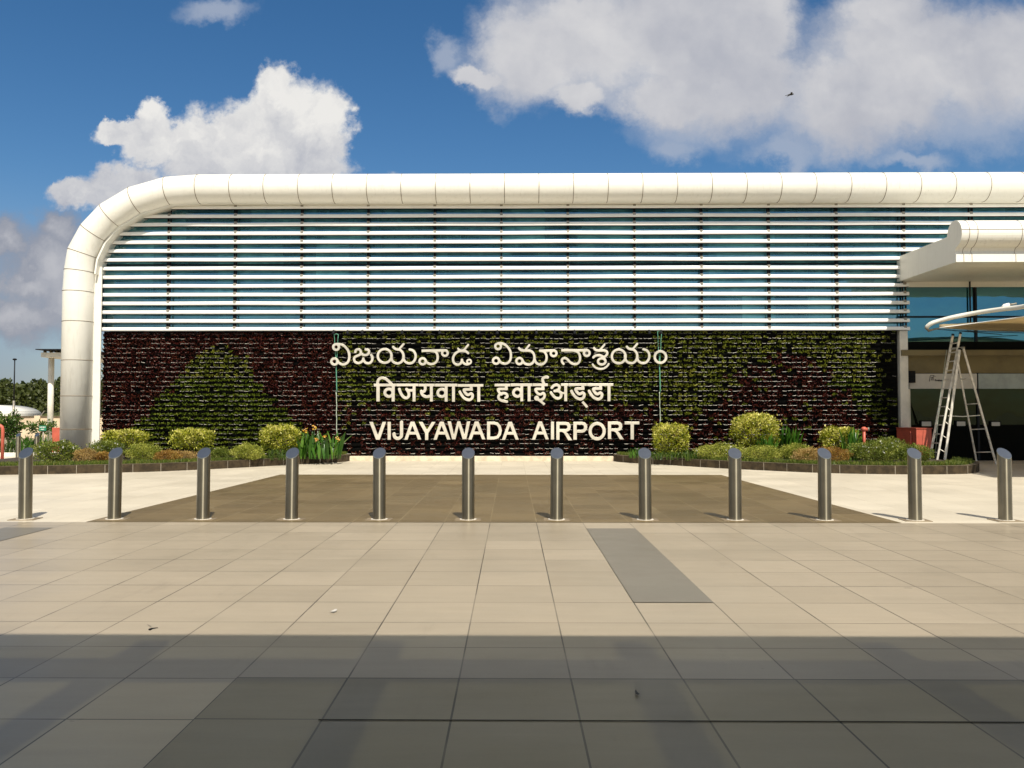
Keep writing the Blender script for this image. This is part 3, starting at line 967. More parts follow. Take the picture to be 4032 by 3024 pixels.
def sd_poly(G, poly):
    d = np.full(G.shape[:2], 1e9); inside = np.zeros(G.shape[:2], bool)
    P = [np.array(p, float) for p in poly]
    for i in range(len(P)):
        a, b_ = P[i], P[(i + 1) % len(P)]
        ab = b_ - a; ap = G - a
        t = np.clip((ap @ ab) / (ab @ ab + 1e-12), 0, 1)
        d = np.minimum(d, np.linalg.norm(ap - t[..., None] * ab, axis=-1))
        c1 = (a[1] > G[..., 1]) != (b_[1] > G[..., 1])
        with np.errstate(divide='ignore', invalid='ignore'):
            xi = a[0] + (G[..., 1] - a[1]) * (b_[0] - a[0]) / (b_[1] - a[1] + 1e-12)
        inside ^= c1 & (G[..., 0] < xi)
    return np.where(inside, -d, d)


def circ(cx, cy, rx, ry=None, w=62):
    ry = ry or rx
    return ('c', [(cx + rx * math.cos(a), cy + ry * math.sin(a)) for a in np.linspace(0, 2 * math.pi, 40, endpoint=False)], w)


def S_(pts, w=62): return ('s', pts, w)           # smooth stroke with butt ends
def T_(pts, w=62): return ('t', pts, w)           # straight stroke
def P_(*pts): return ('p', pts, 0)
def B_(x0, y0, x1, y1): return ('p', ((x0, y0), (x1, y0), (x1, y1), (x0, y1)), 0)
def H_(*pts): return ('h', pts, 0)


def contours(D, xs, ys):
    """marching squares at zero level -> closed loops"""
    segs = {}
    ny, nx = D.shape

    def pt(i0, j0, i1, j1):
        a, b_ = D[i0, j0], D[i1, j1]
        t = a / (a - b_)
        return (xs[j0] + (xs[j1] - xs[j0]) * t, ys[i0] + (ys[i1] - ys[i0]) * t)
    nxt = {}
    pts = {}
    neg = D < 0
    mixed = (neg[:-1, :-1].astype(int) + neg[1:, :-1] + neg[:-1, 1:] + neg[1:, 1:])
    for i, j in zip(*np.where((mixed > 0) & (mixed < 4))):
        c = [(i, j), (i, j + 1), (i + 1, j + 1), (i + 1, j)]
        s = [neg[q] for q in c]
        ent, ext = [], []
        for k in range(4):
            a, b_ = c[k], c[(k + 1) % 4]
            if s[k] != s[(k + 1) % 4]:
                key = tuple(sorted((a, b_)))
                if key not in pts: pts[key] = pt(*a, *b_)
                (ext if s[k] else ent).append(key)
        for a, b_ in zip(ext, ent):
            nxt[a] = b_
    loops = []
    while nxt:
        k0 = next(iter(nxt)); loop = [k0]; k = nxt.pop(k0)
        while k != k0 and k in nxt:
            loop.append(k); k = nxt.pop(k)
        if len(loop) > 6: loops.append([pts[q] for q in loop])
    return loops


LET_Y = YG - 0.30


def letter(prims, org, sc, parent, name='letter', step=4.5, yface=LET_Y):
    allp = []
    dense = []
    for kind, pts, w in prims:
        if kind == 's': q = spline(pts)
        elif kind == 'c': q = [np.array(p, float) for p in pts]
        else: q = [np.array(p, float) for p in pts]
        dense.append((kind, q, w)); allp += [p + s for p in q for s in (np.array([w / 2, w / 2]), np.array([-w / 2, -w / 2]))]
    A = np.array(allp); lo = A.min(0) - 12; hi = A.max(0) + 12
    xs = np.arange(lo[0], hi[0], step); ys = np.arange(lo[1], hi[1], step)
    G = np.stack(np.meshgrid(xs, ys), -1)
    D = np.full(G.shape[:2], 1e9)
    for kind, q, w in dense:
        if kind in 'st': D = np.minimum(D, sd_stroke(G, q, w, False))
        elif kind == 'c': D = np.minimum(D, sd_stroke(G, q, w, True))
        elif kind == 'p': D = np.minimum(D, sd_poly(G, q))
        else: D = np.maximum(D, -sd_poly(G, q))
    D = np.where(np.abs(D) < 1e-6, 1e-6, D)
    cu = bpy.data.curves.new(name, 'CURVE'); cu.dimensions = '2D'; cu.fill_mode = 'BOTH'; cu.extrude = 0.028; cu.bevel_depth = 0.004; cu.bevel_resolution = 1; cu.offset = -0.0085
    cen = at(org[0] + (lo[0] + hi[0]) / 2 / sc, org[1] + (lo[1] + hi[1]) / 2 / sc, yface)
    for lp in contours(D, xs, ys):
        sp = cu.splines.new('POLY'); sp.points.add(len(lp) - 1); sp.use_cyclic_u = True
        for pnt, (x, y) in zip(sp.points, lp):
            w3 = at(org[0] + x / sc, org[1] + y / sc, yface)
            pnt.co = (w3.x - cen.x, w3.z - cen.z, 0, 1)
    o = bpy.data.objects.new(name, cu); COL.objects.link(o)
    dg = bpy.context.evaluated_depsgraph_get()
    me = bpy.data.meshes.new_from_object(o.evaluated_get(dg))
    bpy.data.objects.remove(o); bpy.data.curves.remove(cu)
    me.materials.clear()
    me.transform(Matrix.Translation(cen) @ Matrix.Rotation(math.pi / 2, 4, 'X'))
    lo_ = link(name, me, M_letter, parent)
    # stand-off pins to the wall
    return lo_


tel = thing('telugu_sign', 'top line of big pale metal letters in rounded southern script on the living wall', 'sign lettering', at(1965, 1400, YG - 0.2), group='raised lettering on the living wall')
hin = thing('hindi_sign', 'middle line of big pale metal letters hanging from headline bars on the living wall', 'sign lettering', at(1945, 1540, YG - 0.2), group='raised lettering on the living wall')
eng = thing('english_sign', 'bottom line of big pale metal capitals reading VIJAYAWADA AIRPORT', 'sign lettering', at(1985, 1695, YG - 0.2), group='raised lettering on the living wall')
s1 = 2212 / 370.0


def vi(dx, dy, ex):
    return [circ(163 + dx, 560 + dy, 72), circ(203 + dx + ex, 220 + dy, 67),
            S_([(222 + dx, 512 + dy), (250 + dx, 570 + dy), (300 + dx, 613 + dy), (365 + dx, 629 + dy), (435 + dx, 612 + dy), (488 + dx, 560 + dy), (511 + dx, 480 + dy),
                (512 + dx, 400 + dy), (492 + dx, 320 + dy), (440 + dx, 240 + dy), (370 + dx, 180 + dy), (290 + dx, 152 + dy), (205 + dx + ex, 150 + dy)]),
            T_([(195 + dx + ex, 152 + dy), (270 + dx, 155 + dy)], 60)]


def ya(cx, cy, dx, dy):
    return [circ(cx, cy, 162),
            S_([(1500 + dx, 420 + dy), (1508 + dx, 500 + dy), (1545 + dx, 565 + dy), (1610 + dx, 600 + dy), (1680 + dx, 600 + dy), (1745 + dx, 560 + dy), (1785 + dx, 480 + dy),
                (1788 + dx, 410 + dy), (1760 + dx, 340 + dy), (1705 + dx, 288 + dy), (1640 + dx, 276 + dy), (1590 + dx, 262 + dy), (1541 + dx, 213 + dy)]),
            S_([(1672 + dx, 285 + dy), (1720 + dx, 230 + dy), (1797 + dx, 140 + dy)], 54),
            S_([(1784 + dx, 430 + dy), (1795 + dx, 510 + dy), (1835 + dx, 570 + dy), (1905 + dx, 602 + dy), (1985 + dx, 592 + dy), (2045 + dx, 535 + dy), (2073 + dx, 450 + dy),
                (2062 + dx, 370 + dy), (2010 + dx, 303 + dy), (1925 + dx, 276 + dy)])]


o1 = (1290, 1330)
letter(vi(0, 0, 0), o1, s1, tel)
letter([S_([(655, 340), (668, 295), (715, 272), (765, 288), (785, 340), (765, 395), (700, 425), (640, 460), (625, 510), (650, 568), (720, 597), (790, 575), (832, 530), (842, 486)]),
        S_([(842, 486), (852, 530), (890, 583), (950, 602), (1015, 580), (1053, 520), (1052, 450), (1022, 400)]),
        S_([(785, 340), (805, 385), (870, 408), (940, 395), (976, 345), (960, 290), (893, 275)])], o1, s1, tel)
letter(ya(1345, 428, 0, 0), o1, s1, tel)
o2 = (1640, 1330)
letter([circ(145, 555, 72), S_([(205, 515), (240, 575), (290, 610), (350, 620), (425, 600), (482, 545), (500, 460), (485, 380), (440, 325), (365, 305)]),
        P_((118, 277), (690, 265), (690, 328), (118, 341)), circ(670, 362, 66, 66, 60)], o2, s1, tel)
letter([S_([(1222, 366), (1165, 325), (1080, 308), (990, 322), (905, 385), (862, 475), (870, 565), (915, 618), (970, 634), (1030, 612), (1062, 565), (1070, 514)]),
        S_([(1070, 514), (1085, 570), (1130, 612), (1185, 628), (1240, 612)]), circ(1238, 563, 47, 47, 50),
        S_([(975, 252), (1015, 290), (1075, 300), (1130, 275), (1170, 225), (1222, 165)], 54)], o2, s1, tel)
o3 = (1920, 1330)
letter(vi(35, -18, 8), o3, s1, tel)
letter([circ(748, 550, 72), S_([(808, 505), (845, 575), (890, 615), (960, 632), (1035, 612), (1085, 550), (1102, 460), (1082, 375), (1025, 318), (945, 303), (830, 303), (775, 285), (736, 243)]),
        S_([(880, 295), (925, 240), (987, 165)], 54),
        S_([(1100, 440), (1112, 530), (1155, 600), (1235, 632), (1315, 610), (1372, 545), (1388, 455), (1365, 370), (1310, 318), (1225, 304)]),
        P_((1222, 277), (1560, 266), (1560, 330), (1222, 336)), circ(1553, 367, 67)], o3, s1, tel)
letter([S_([(1790, 622), (1748, 560), (1755, 505), (1805, 479), (1865, 498), (1930, 565), (1990, 608), (2060, 622), (2128, 597), (2168, 535), (2173, 450), (2148, 370), (2090, 320), (2010, 300)]),
        B_(1728, 266, 2345, 329), circ(2332, 362, 67)], o3, s1, tel)
o4 = (2270, 1330)
letter([S_([(407, 240), (445, 285), (500, 300), (590, 300), (650, 300), (705, 320), (722, 370), (690, 425), (640, 455)]), circ(592, 558, 88, 72),
        S_([(390, 468), (440, 425), (520, 412), (600, 432), (655, 490), (680, 550)]), S_([(545, 295), (600, 230), (660, 160)], 54)], o4, s1, tel)
letter([S_([(375, 622), (425, 685), (500, 725), (570, 735), (645, 720), (715, 672), (758, 612)], 54)], o4, s1, tel)
letter(ya(991, 440, -362, -5), o4, s1, tel)
letter([circ(1972, 455, 134, 136, 64)], o4, s1, tel)

s5 = 2212 / 450.0; o5 = (1460, 1470)
letter([B_(58, 198, 490, 255), B_(108, 240, 177, 548), B_(403, 225, 467, 548), S_([(138, 245), (133, 185), (155, 120), (210, 88), (280, 104), (345, 150), (425, 232)], 58), circ(351, 375, 78, 73, 60)], o5, s5, hin)
letter([B_(491, 198, 925, 252), B_(808, 240, 870, 548), T_([(690, 330), (840, 330)], 56), S_([(551, 298), (582, 385), (635, 458), (690, 478), (733, 445), (738, 390), (715, 335), (690, 306)], 60)], o5, s5, hin)
letter([B_(926, 200, 1240, 255), B_(1142, 240, 1204, 548), S_([(1048, 240), (1056, 290), (1040, 340), (985, 372)], 60), S_([(978, 338), (990, 398), (1040, 445), (1095, 453), (1160, 435)], 60)], o5, s5, hin)
letter([B_(1241, 200, 1680, 258), B_(1428, 240, 1490, 550), circ(1373, 378, 76, 72, 58), B_(1570, 240, 1632, 552)], o5, s5, hin)
DA = [B_(1912, 240, 1975, 340), T_([(1820, 312), (1975, 312)], 56), S_([(1850, 312), (1806, 318), (1815, 355), (1855, 405), (1890, 415), (1940, 392), (1970, 420), (1962, 475), (1925, 508), (1880, 513), (1810, 480), (1755, 415), (1720, 353)], 58)]
letter([B_(1681, 207, 2182, 262), B_(2058, 250, 2122, 552)] + DA, o5, s5, hin)
s6 = 2212 / 500.0; o6 = (1930, 1470)
letter([B_(75, 180, 352, 230), B_(252, 215, 308, 297), T_([(165, 273), (308, 273)], 48), S_([(190, 273), (140, 278), (145, 310), (175, 350), (200, 368)], 50),
        S_([(262, 428), (298, 405), (285, 362), (240, 346), (185, 355), (150, 390), (148, 435), (190, 470), (240, 484), (296, 494)], 50)], o6, s6, hin)


def sc_(prims, f):
    return [(k, [f(p) for p in pts], w * 0.93) for k, pts, w in prims]


letter([B_(353, 175, 737, 226), B_(523, 215, 577, 490), B_(650, 215, 707, 490), circ(473, 337, 68, 65, 54)], o6, s6, hin)
letter([B_(738, 175, 1007, 226), B_(890, 190, 947, 297), S_([(1007, 69), (955, 68), (918, 92), (916, 130), (938, 190)], 54), T_([(800, 272), (947, 272)], 50),
        S_([(830, 272), (792, 278), (800, 315), (840, 358), (880, 365), (925, 345), (946, 375), (940, 420), (905, 455), (860, 468), (810, 440)], 50), circ(808, 433, 22, 22, 46),
        T_([(840, 455), (950, 545)], 46)], o6, s6, hin)
letter([S_([(1070, 255), (1110, 213), (1160, 200), (1203, 228), (1196, 275), (1150, 302)], 52), S_([(1115, 308), (1190, 308), (1234, 350), (1228, 410), (1180, 437), (1118, 410), (1052, 328)], 52),
        P_((1215, 312), (1300, 330), (1300, 364), (1225, 362)), B_(1287, 190, 1343, 488), B_(1230, 173, 1368, 222)], o6, s6, hin)
fA = lambda p: (1585 + (p[0] - 1912) * 0.9, 222 + (p[1] - 262) * 0.9)
fB = lambda p: (1893 + (p[0] - 1912) * 0.9, 222 + (p[1] - 262) * 0.9)
letter([B_(1369, 173, 1685, 222)] + sc_(DA, fA) + [T_([(1605, 493), (1692, 592)], 48)], o6, s6, hin)
letter([B_(1686, 173, 2147, 222), B_(2040, 215, 2097, 488)] + sc_(DA, fB), o6, s6, hin)

s7 = 2212 / 620.0; o7 = (1440, 1640); o8 = (2060, 1640)


def cap_a(dx, dy=0):
    f = lambda p: (p[0] + dx, p[1] + dy)
    return [P_(*map(f, ((540, 328), (630, 71), (686, 71), (783, 325), (733, 325), (707, 255), (615, 255), (590, 328)))), H_(*map(f, ((657, 133), (688, 212), (628, 212))))]


def cap_r(dx, dy=0, k=1.0):
    f = lambda p: (p[0] + dx, 73 + (p[1] - 73) * k + dy)
    g = lambda q: (q[0], tuple(map(f, q[1])), q[2])
    return [g(q) for q in (P_((463, 74), (600, 74), (640, 82), (664, 108), (670, 148), (660, 188), (630, 210), (600, 218), (463, 218)), B_(463, 75, 512, 330),
                           P_((540, 214), (592, 204), (632, 240), (693, 336), (632, 336), (572, 235)), H_((512, 120), (590, 120), (612, 126), (621, 146), (613, 166), (590, 174), (512, 174)))]


kw = dict(step=2.6)
letter([P_((50, 73), (103, 73), (172, 258), (237, 73), (290, 73), (200, 328), (145, 328))], o7, s7, eng, **kw)
letter([B_(307, 73, 355, 328)], o7, s7, eng, **kw)
letter([S_([(504, 73), (504, 140), (504, 245), (495, 285), (452, 308), (410, 288), (398, 238)], 49)], o7, s7, eng, **kw)
letter(cap_a(0), o7, s7, eng, **kw)
letter([P_((742, 73), (800, 73), (862, 182), (928, 75), (985, 75), (882, 235), (880, 332), (833, 332), (833, 235))], o7, s7, eng, **kw)
letter(cap_a(410), o7, s7, eng, **kw)
letter([P_((1148, 68), (1200, 68), (1240, 250), (1285, 68), (1330, 68), (1388, 245), (1420, 68), (1472, 68), (1415, 320), (1360, 320), (1308, 140), (1263, 322), (1213, 322))], o7, s7, eng, yface=LET_Y - 0.003, **kw)
letter(cap_a(900, -2), o7, s7, eng, **kw)
letter([P_((1702, 70), (1800, 70), (1860, 85), (1900, 130), (1915, 197), (1900, 262), (1865, 308), (1805, 325), (1702, 325)), H_((1750, 113), (1795, 113), (1840, 126), (1862, 160), (1868, 197), (1860, 238), (1838, 270), (1795, 281), (1750, 281))], o7, s7, eng, **kw)
letter(cap_a(1370, 2), o7, s7, eng, **kw)
letter(cap_a(-420, -1), o8, s7, eng, **kw)
letter([B_(387, 71, 435, 325)], o8, s7, eng, **kw)
letter(cap_r(0), o8, s7, eng, **kw)
letter([P_((702, 73), (830, 73), (870, 82), (896, 112), (902, 150), (892, 190), (862, 220), (830, 229), (702, 229)), B_(702, 73, 755, 328), H_((753, 116), (820, 116), (845, 126), (853, 150), (845, 174), (820, 185), (753, 185))], o8, s7, eng, **kw)
letter([circ(1038, 205, 99, 108, 48)], o8, s7, eng, **kw)
letter(cap_r(724, -5, 0.97), o8, s7, eng, **kw)
letter([P_((1423, 70), (1633, 70), (1633, 113), (1555, 113), (1555, 325), (1505, 325), (1505, 113), (1423, 113))], o8, s7, eng, **kw)

# small spot lamps hung under the lowest blade above the lettering
for zx in (95, 180, 268, 390, 508, 627, 733, 867, 970, 1080, 1208, 1315, 1425, 1545, 1655, 1790, 1885, 1995, 2065):
    p = at(1250 + zx / 1.5255, 1306, YG - 0.50)
    b = MB()
    b.tube([p + Vector((0, 0, 0.060)), p + Vector((0, 0, 0.035)), p + Vector((0, 0.01, -0.05)), p + Vector((0, 0.012, -0.065))], [0.008, 0.018, 0.048, 0.048], 10)
    b.bar(p + Vector((0, 0, 0.05)), p + Vector((0, 0.22, 0.07)), 0.014, 0.014, up=(0, 0, 1))
    tag(b.build('spot_lamp', M_mull), 'small dark cone spot lamp under the lowest louvre above the lettering', 'spot lamp', 'spot lamps above the lettering')

# ropes hanging over the wall
for nm, x0, x1, ytop, ybot, lab in (('left', 1324, 1326, 1318, 1742, 'green rope looped at the top hanging down through the first rounded letter'),
                                    ('right', 2597, 2600, 1306, 1670, 'green rope hanging down behind the ring shaped last letter')):
    rp_ = thing('hanging_rope', lab, 'rope', at(x0, ytop, YG - 0.24), group='ropes hanging on the living wall')
    b = MB()
    zsp = 1545
    w = 8
    ls = [at(x0 - w * (1 - k) + random.gauss(0, .6), ytop + (1440 - ytop) * k, YG - 0.245) for k in np.linspace(0, 1, 9)]
    rs = [at(x0 + w * (1 - k) + random.gauss(0, .6), ytop + (1440 - ytop) * k, YG - 0.245) for k in np.linspace(0, 1, 9)]
    b.tube(list(reversed(ls)) + [at(x0, ytop - 4, YG - 0.245)] + rs, 0.010, 6)
    b.tube([at(x0 + (x1 - x0) * k + random.gauss(0, .5), 1436 + (zsp - 1436) * k, YG - 0.247) for k in np.linspace(0, 1, 8)], 0.016, 6)
    b.build('loop', M_rope, rp_)
    b = MB()
    b.tube([at(x0 + (x1 - x0) * k + random.gauss(0, .7), zsp - 2 + (ybot - zsp) * k, YG - 0.246) for k in np.linspace(0, 1, 12)], 0.0125, 6)
    b.build('tail', M_ropepale, rp_)

# ------------------------------------------------------------------ bollards
YBOL = 11.1
RB, HB = 0.084, 0.885


def make_bollard():
    t = thing('bollard', 'x', 'bollard', (0, 0, 0), 0, 'steel bollards in a row across the forecourt')
    seg = 40
    k = math.tan(R(38))
    b = MB()
    A, B = [], []
    for j in range(seg):
        a = 2 * math.pi * j / seg
        x, y = math.cos(a) * RB, math.sin(a) * RB
        A.append(b.bm.verts.new((x, y, 0.004))); B.append(b.bm.verts.new((x, y, HB + y * k)))
    for j in range(seg):
        f = b.bm.faces.new((A[j], A[(j + 1) % seg], B[(j + 1) % seg], B[j])); f.smooth = True
    b.build('post', M_steel, t, local=True)
    b = MB()
    ring = [(math.cos(2 * math.pi * j / seg) * (RB + .0015), math.sin(2 * math.pi * j / seg) * (RB + .0015)) for j in range(seg)]
    lo = [b.bm.verts.new((x, y, HB + y * k - 0.004)) for x, y in ring]
    up_ = [b.bm.verts.new((x * 0.985, y * 0.985, HB + y * k * .985 + 0.004)) for x, y in ring]
    for j in range(seg): b.bm.faces.new((lo[j], lo[(j + 1) % seg], up_[(j + 1) % seg], up_[j]))
    b.bm.faces.new(up_)
    b.build('slanted_cap', M_steeltop, t, local=True)
    b = MB()
    b.tube([(0, 0, 0.0045), (0, 0, 0.013)], 0.112, 36)
    b.build('base_ring', M_flange, t, local=True)
    b = MB(); b.box((-0.17, -0.13, 0.0), (0.17, 0.13, 0.0075)); b.build('base_plate', M_brownplate, t, local=True)
    return t


M_brownplate = mat('plate_grout', (0.21, 0.16, 0.10), 0.7, var=0.2)
bx = [57, 249, 440, 631, 820, 1011.5, 1202, 1393, 1587, 1780, 1975, 2169]
blab = ['steel bollard nearest the left edge, in front of the dark shrub with white flowers',
        'second steel bollard from the left, in front of the left end of the brown paving',
        'third steel bollard from the left, standing at the left part of the brown paving',
        'fourth steel bollard from the left, in front of the yellow cannas',
        'fifth steel bollard from the left, below the first capital V of the sign',
        'sixth steel bollard from the left, below the middle of the word VIJAYAWADA',
        'seventh steel bollard from the left, below the first letters of the word AIRPORT',
        'eighth steel bollard from the left, just right of the T ending the sign',
        'ninth steel bollard from the left, in front of the large round topiary',
        'tenth steel bollard from the left, below the small topiary with the red standpipe',
        'eleventh steel bollard from the left, in front of the white flowered mound',
        'steel bollard nearest the right edge, beside the ladder']
B0 = make_bollard()
for i, d in enumerate(bx):
    o = B0 if i == 0 else copy_tree(B0)
    p = at(d * K, 1800, YBOL)
    o.location = (p.x, YBOL, 0)
    o.rotation_euler = (R(random.gauss(0, .25)), R(random.gauss(0, .3)), R(random.uniform(-4, 4)))
    o['label'] = blab[i]

# ------------------------------------------------------------------ planting beds
ZS = 0.15


def bed(name, px, label, end_right):
    """kerbed bed: front edge traced on the ground, back along the building"""
    front = [gnd(x, y) for x, y in px]
    front = [Vector(p) for p in front]
    dn = spline([(p.x, p.y) for p in front], n=8)
    t = thing(name, label, 'planting bed', (float(np.mean([p[0] for p in dn])), 22.5, 0), group='kerbed planting beds')
    bk = MB(); bj = MB(); btp = MB()
    n = len(dn)
    inner = []
    for i in range(n):
        a = dn[max(0, i - 1)]; c_ = dn[min(n - 1, i + 1)]
        tt = (c_ - a) / (np.linalg.norm(c_ - a) + 1e-9)
        nn = np.array([-tt[1], tt[0]])
        inner.append(dn[i] + nn * 0.17)
    hk = 0.195
    for i in range(n - 1):
        o0, o1_, i0, i1 = dn[i], dn[i + 1], inner[i], inner[i + 1]
        bk.quad([(o0[0], o0[1], 0), (o1_[0], o1_[1], 0), (o1_[0], o1_[1], hk), (o0[0], o0[1], hk)])
        btp.quad([(o0[0], o0[1], hk), (o1_[0], o1_[1], hk), (i1[0], i1[1], hk), (i0[0], i0[1], hk)])
        bk.quad([(i0[0], i0[1], hk), (i1[0], i1[1], hk), (i1[0], i1[1], 0), (i0[0], i0[1], 0)])
    for e in (0, n - 1):
        bk.quad([(dn[e][0], dn[e][1], 0), (inner[e][0], inner[e][1], 0), (inner[e][0], inner[e][1], hk), (dn[e][0], dn[e][1], hk)])
    acc = 0; nextj = 0.3
    for i in range(n - 1):
        L = np.linalg.norm(dn[i + 1] - dn[i])
        while nextj < acc + L:
            k = (nextj - acc) / L
            q = dn[i] + (dn[i + 1] - dn[i]) * k
            tt = (dn[i + 1] - dn[i]) / L
            nn = np.array([-tt[1], tt[0]])
            w = random.uniform(0.004, 0.007)
            bk.quad([(q[0] - tt[0] * w - nn[0] * .002, q[1] - tt[1] * w - nn[1] * .002, 0), (q[0] + tt[0] * w - nn[0] * .002, q[1] + tt[1] * w - nn[1] * .002, 0),
                     (q[0] + tt[0] * w - nn[0] * .002, q[1] + tt[1] * w - nn[1] * .002, hk - .004), (q[0] - tt[0] * w - nn[0] * .002, q[1] - tt[1] * w - nn[1] * .002, hk - .004)], mi=1)
            nextj += random.choice((0.58, 0.6, 0.62, 0.6, 0.42))
        acc += L
    kb = bk.build('kerb', [M_kerb, M_joint], t)
    btp.build('kerb_top', M_kerbtop, kb); bj.bm.free()
    b = MB()
    for i in range(n - 1):
        yb = YG - 0.37
        b.quad([(inner[i][0], inner[i][1], ZS), (inner[i + 1][0], inner[i + 1][1], ZS), (inner[i + 1][0], max(yb, inner[i + 1][1] + .01), ZS), (inner[i][0], max(yb, inner[i][1] + .01), ZS)])
    b.build('soil', M_soil, t)
    return [Vector((p[0], p[1], ZS)) for p in inner]


edgeL = bed('planting_bed', [(-420, 1872), (-200, 1872), (0, 1870), (250, 1866), (500, 1860), (640, 1856), (900, 1844), (1150, 1830), (1300, 1822), (1360, 1818), (1384, 1812), (1386, 1804)],
            'left planting bed with a curved dark stone kerb in front of the tube column', True)
edgeR = bed('planting_bed', [(2412, 1806), (2418, 1816), (2470, 1822), (2600, 1829), (2800, 1842), (3000, 1852), (3200, 1861), (3400, 1866), (3600, 1868), (3760, 1867), (3830, 1864), (3856, 1856), (3850, 1846)],
            'right planting bed with a dark stone kerb below the ladder', False)

# ------------------------------------------------------------------ plants
M_topi = leaf_mat('variegated_leaf', (0.028, 0.055, 0.004), (0.40, 0.41, 0.025), (0.85, 0.78, 0.24), rough=0.3)
M_dkgreen = leaf_mat('dark_leaf', (0.018, 0.045, 0.006), (0.05, 0.10, 0.012), (0.13, 0.19, 0.03), rough=0.35)
M_lime = leaf_mat('lime_leaf', (0.085, 0.11, 0.010), (0.32, 0.35, 0.045), (0.54, 0.53, 0.12))
M_mid = leaf_mat('mid_leaf', (0.06, 0.09, 0.01), (0.16, 0.20, 0.025), (0.30, 0.32, 0.06))
M_brownleaf = leaf_mat('bronze_leaf', (0.16, 0.10, 0.022), (0.46, 0.30, 0.10), (0.60, 0.43, 0.17))
M_rust = leaf_mat('rust_leaf', (0.12, 0.055, 0.010), (0.38, 0.20, 0.04), (0.42, 0.30, 0.07))
M_flower = leaf_mat('white_petal', (0.8, 0.8, 0.74), (0.85, 0.84, 0.78), rough=0.5)
M_yflower = leaf_mat('orange_petal', (0.80, 0.42, 0.03), (0.85, 0.55, 0.05), (0.8, 0.45, 0.22))
M_grass = leaf_mat('grass_blade', (0.05, 0.085, 0.008), (0.12, 0.17, 0.02), (0.22, 0.22, 0.05))
M_canna = leaf_mat('canna_leaf', (0.020, 0.07, 0.006), (0.05, 0.14, 0.012), (0.12, 0.24, 0.03), rough=0.3)
M_far = leaf_mat('far_leaf', (0.016, 0.030, 0.005), (0.040, 0.062, 0.010), (0.065, 0.09, 0.016), transl=0.15)
M_far2 = leaf_mat('far_scrub', (0.034, 0.045, 0.006), (0.052, 0.062, 0.009), (0.068, 0.074, 0.012), transl=0.1)


def blobpts(n, c, rad, shell=0.5, flat=2.4, lump=0.12, bottom=-1.0):
    """points through a clipped rounded-box volume, mostly near its surface"""
    d = rng.normal(size=(n, 3)); d /= np.linalg.norm(d, axis=1, keepdims=True)
    d[:, 2] = np.where(d[:, 2] < bottom, -d[:, 2] * 0.5, d[:, 2])
    k = (np.abs(d) ** flat).sum(1, keepdims=True) ** (-1.0 / flat)
    ph = rng.uniform(0, 6.28, 6)
    lum = 1 + lump * (np.sin(d[:, :1] * 5 + ph[0]) * np.sin(d[:, 1:2] * 5 + ph[1]) + 0.7 * np.sin(d[:, 2:3] * 7 + ph[2]) * np.sin(d[:, :1] * 9 + ph[3]))
    r = shell + (1 - shell) * rng.uniform(0, 1, (n, 1)) ** 0.5
    P = np.array(c) + d * k * lum * r * np.array(rad)
    st_ = rng.uniform(0, 1, (n, 1)) < 0.05
    P = np.where(st_ & (d[:, 2:3] > -0.2), P + d * np.array(rad) * rng.uniform(0.04, 0.2, (n, 1)), P)
    return P, d


def shrub(name, label, cat, px, Y, m, n, leaf, flat=2.4, trunk=False, flowers=0, shell=0.45, lump=0.10, group=None, up=0.35, depth=None, spiky=0.6):
    """px = (x0, x1, ytop, ybottom) of the crown in the photograph"""
    a = at(px[0], (px[2] + px[3]) / 2, Y); c_ = at(px[1], (px[2] + px[3]) / 2, Y)
    zt_ = at((px[0] + px[1]) / 2, px[2], Y).z; zb_ = at((px[0] + px[1]) / 2, px[3], Y).z
    zb_ = max(zb_, ZS + 0.01)
    cen = ((a.x + c_.x) / 2, Y, (zt_ + zb_) / 2)
    rad = ((c_.x - a.x) / 2, depth or (c_.x - a.x) / 2 * 0.75, (zt_ - zb_) / 2)
    t = thing(name, label, cat, (cen[0], Y, ZS), group=group)
    P, d = blobpts(n, cen, rad, shell, flat, lump)
    D = d * spiky + rng.normal(size=(n, 3)) * 0.55 + np.array([0, 0, up]); D /= np.linalg.norm(D, axis=1, keepdims=True)
    L = leaf * rng.uniform(0.6, 1.3, n)
    clump = (np.sin(P[:, 0] * 11 + 3) * np.sin(P[:, 2] * 13 + P[:, 1] * 7) + 1) * 0.26 - (0.12 if trunk else 0.06)
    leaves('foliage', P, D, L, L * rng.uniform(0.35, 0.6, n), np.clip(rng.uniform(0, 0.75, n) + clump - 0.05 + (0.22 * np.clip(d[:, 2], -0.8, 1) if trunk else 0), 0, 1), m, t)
    b = MB()
    if trunk:
        b.tube([(cen[0], Y, ZS - 0.05), (cen[0] + 0.015, Y, (ZS + zb_) / 2), (cen[0], Y, zb_ + 0.05)], [0.035, 0.028, 0.024], 8)
        base = Vector((cen[0], Y, zb_))
    else:
        base = Vector((cen[0], Y, ZS - 0.03))
    for k in range(14):
        q = P[rng.integers(n)]
        e = base.lerp(Vector(q), 0.85)
        mid = base.lerp(e, 0.5) + Vector((random.gauss(0, .02), random.gauss(0, .02), 0.02))
        b.tube([base, mid, e], [0.012, 0.008, 0.004], 5)
    b.build('stem', M_bark, t)
    if flowers:
        idx = [i for i in rng.permutation(n) if d[i][2] > 0.05 and d[i][1] < 0.5][:flowers]
        FP, FD, FL = [], [], []
        for i in idx:
            q = P[i] + d[i] * np.array(rad) * 0.06
            for s in range(4):
                an = s * 1.57 + random.random()
                FP.append(q); FD.append(np.array([math.cos(an), -0.4, math.sin(an)]) / 1.08); FL.append(0.028)
        FL = np.array(FL)
        leaves('flower', FP, np.array(FD), FL, FL * 0.8, rng.uniform(0, 1, len(FP)), M_flower, t)
    return t


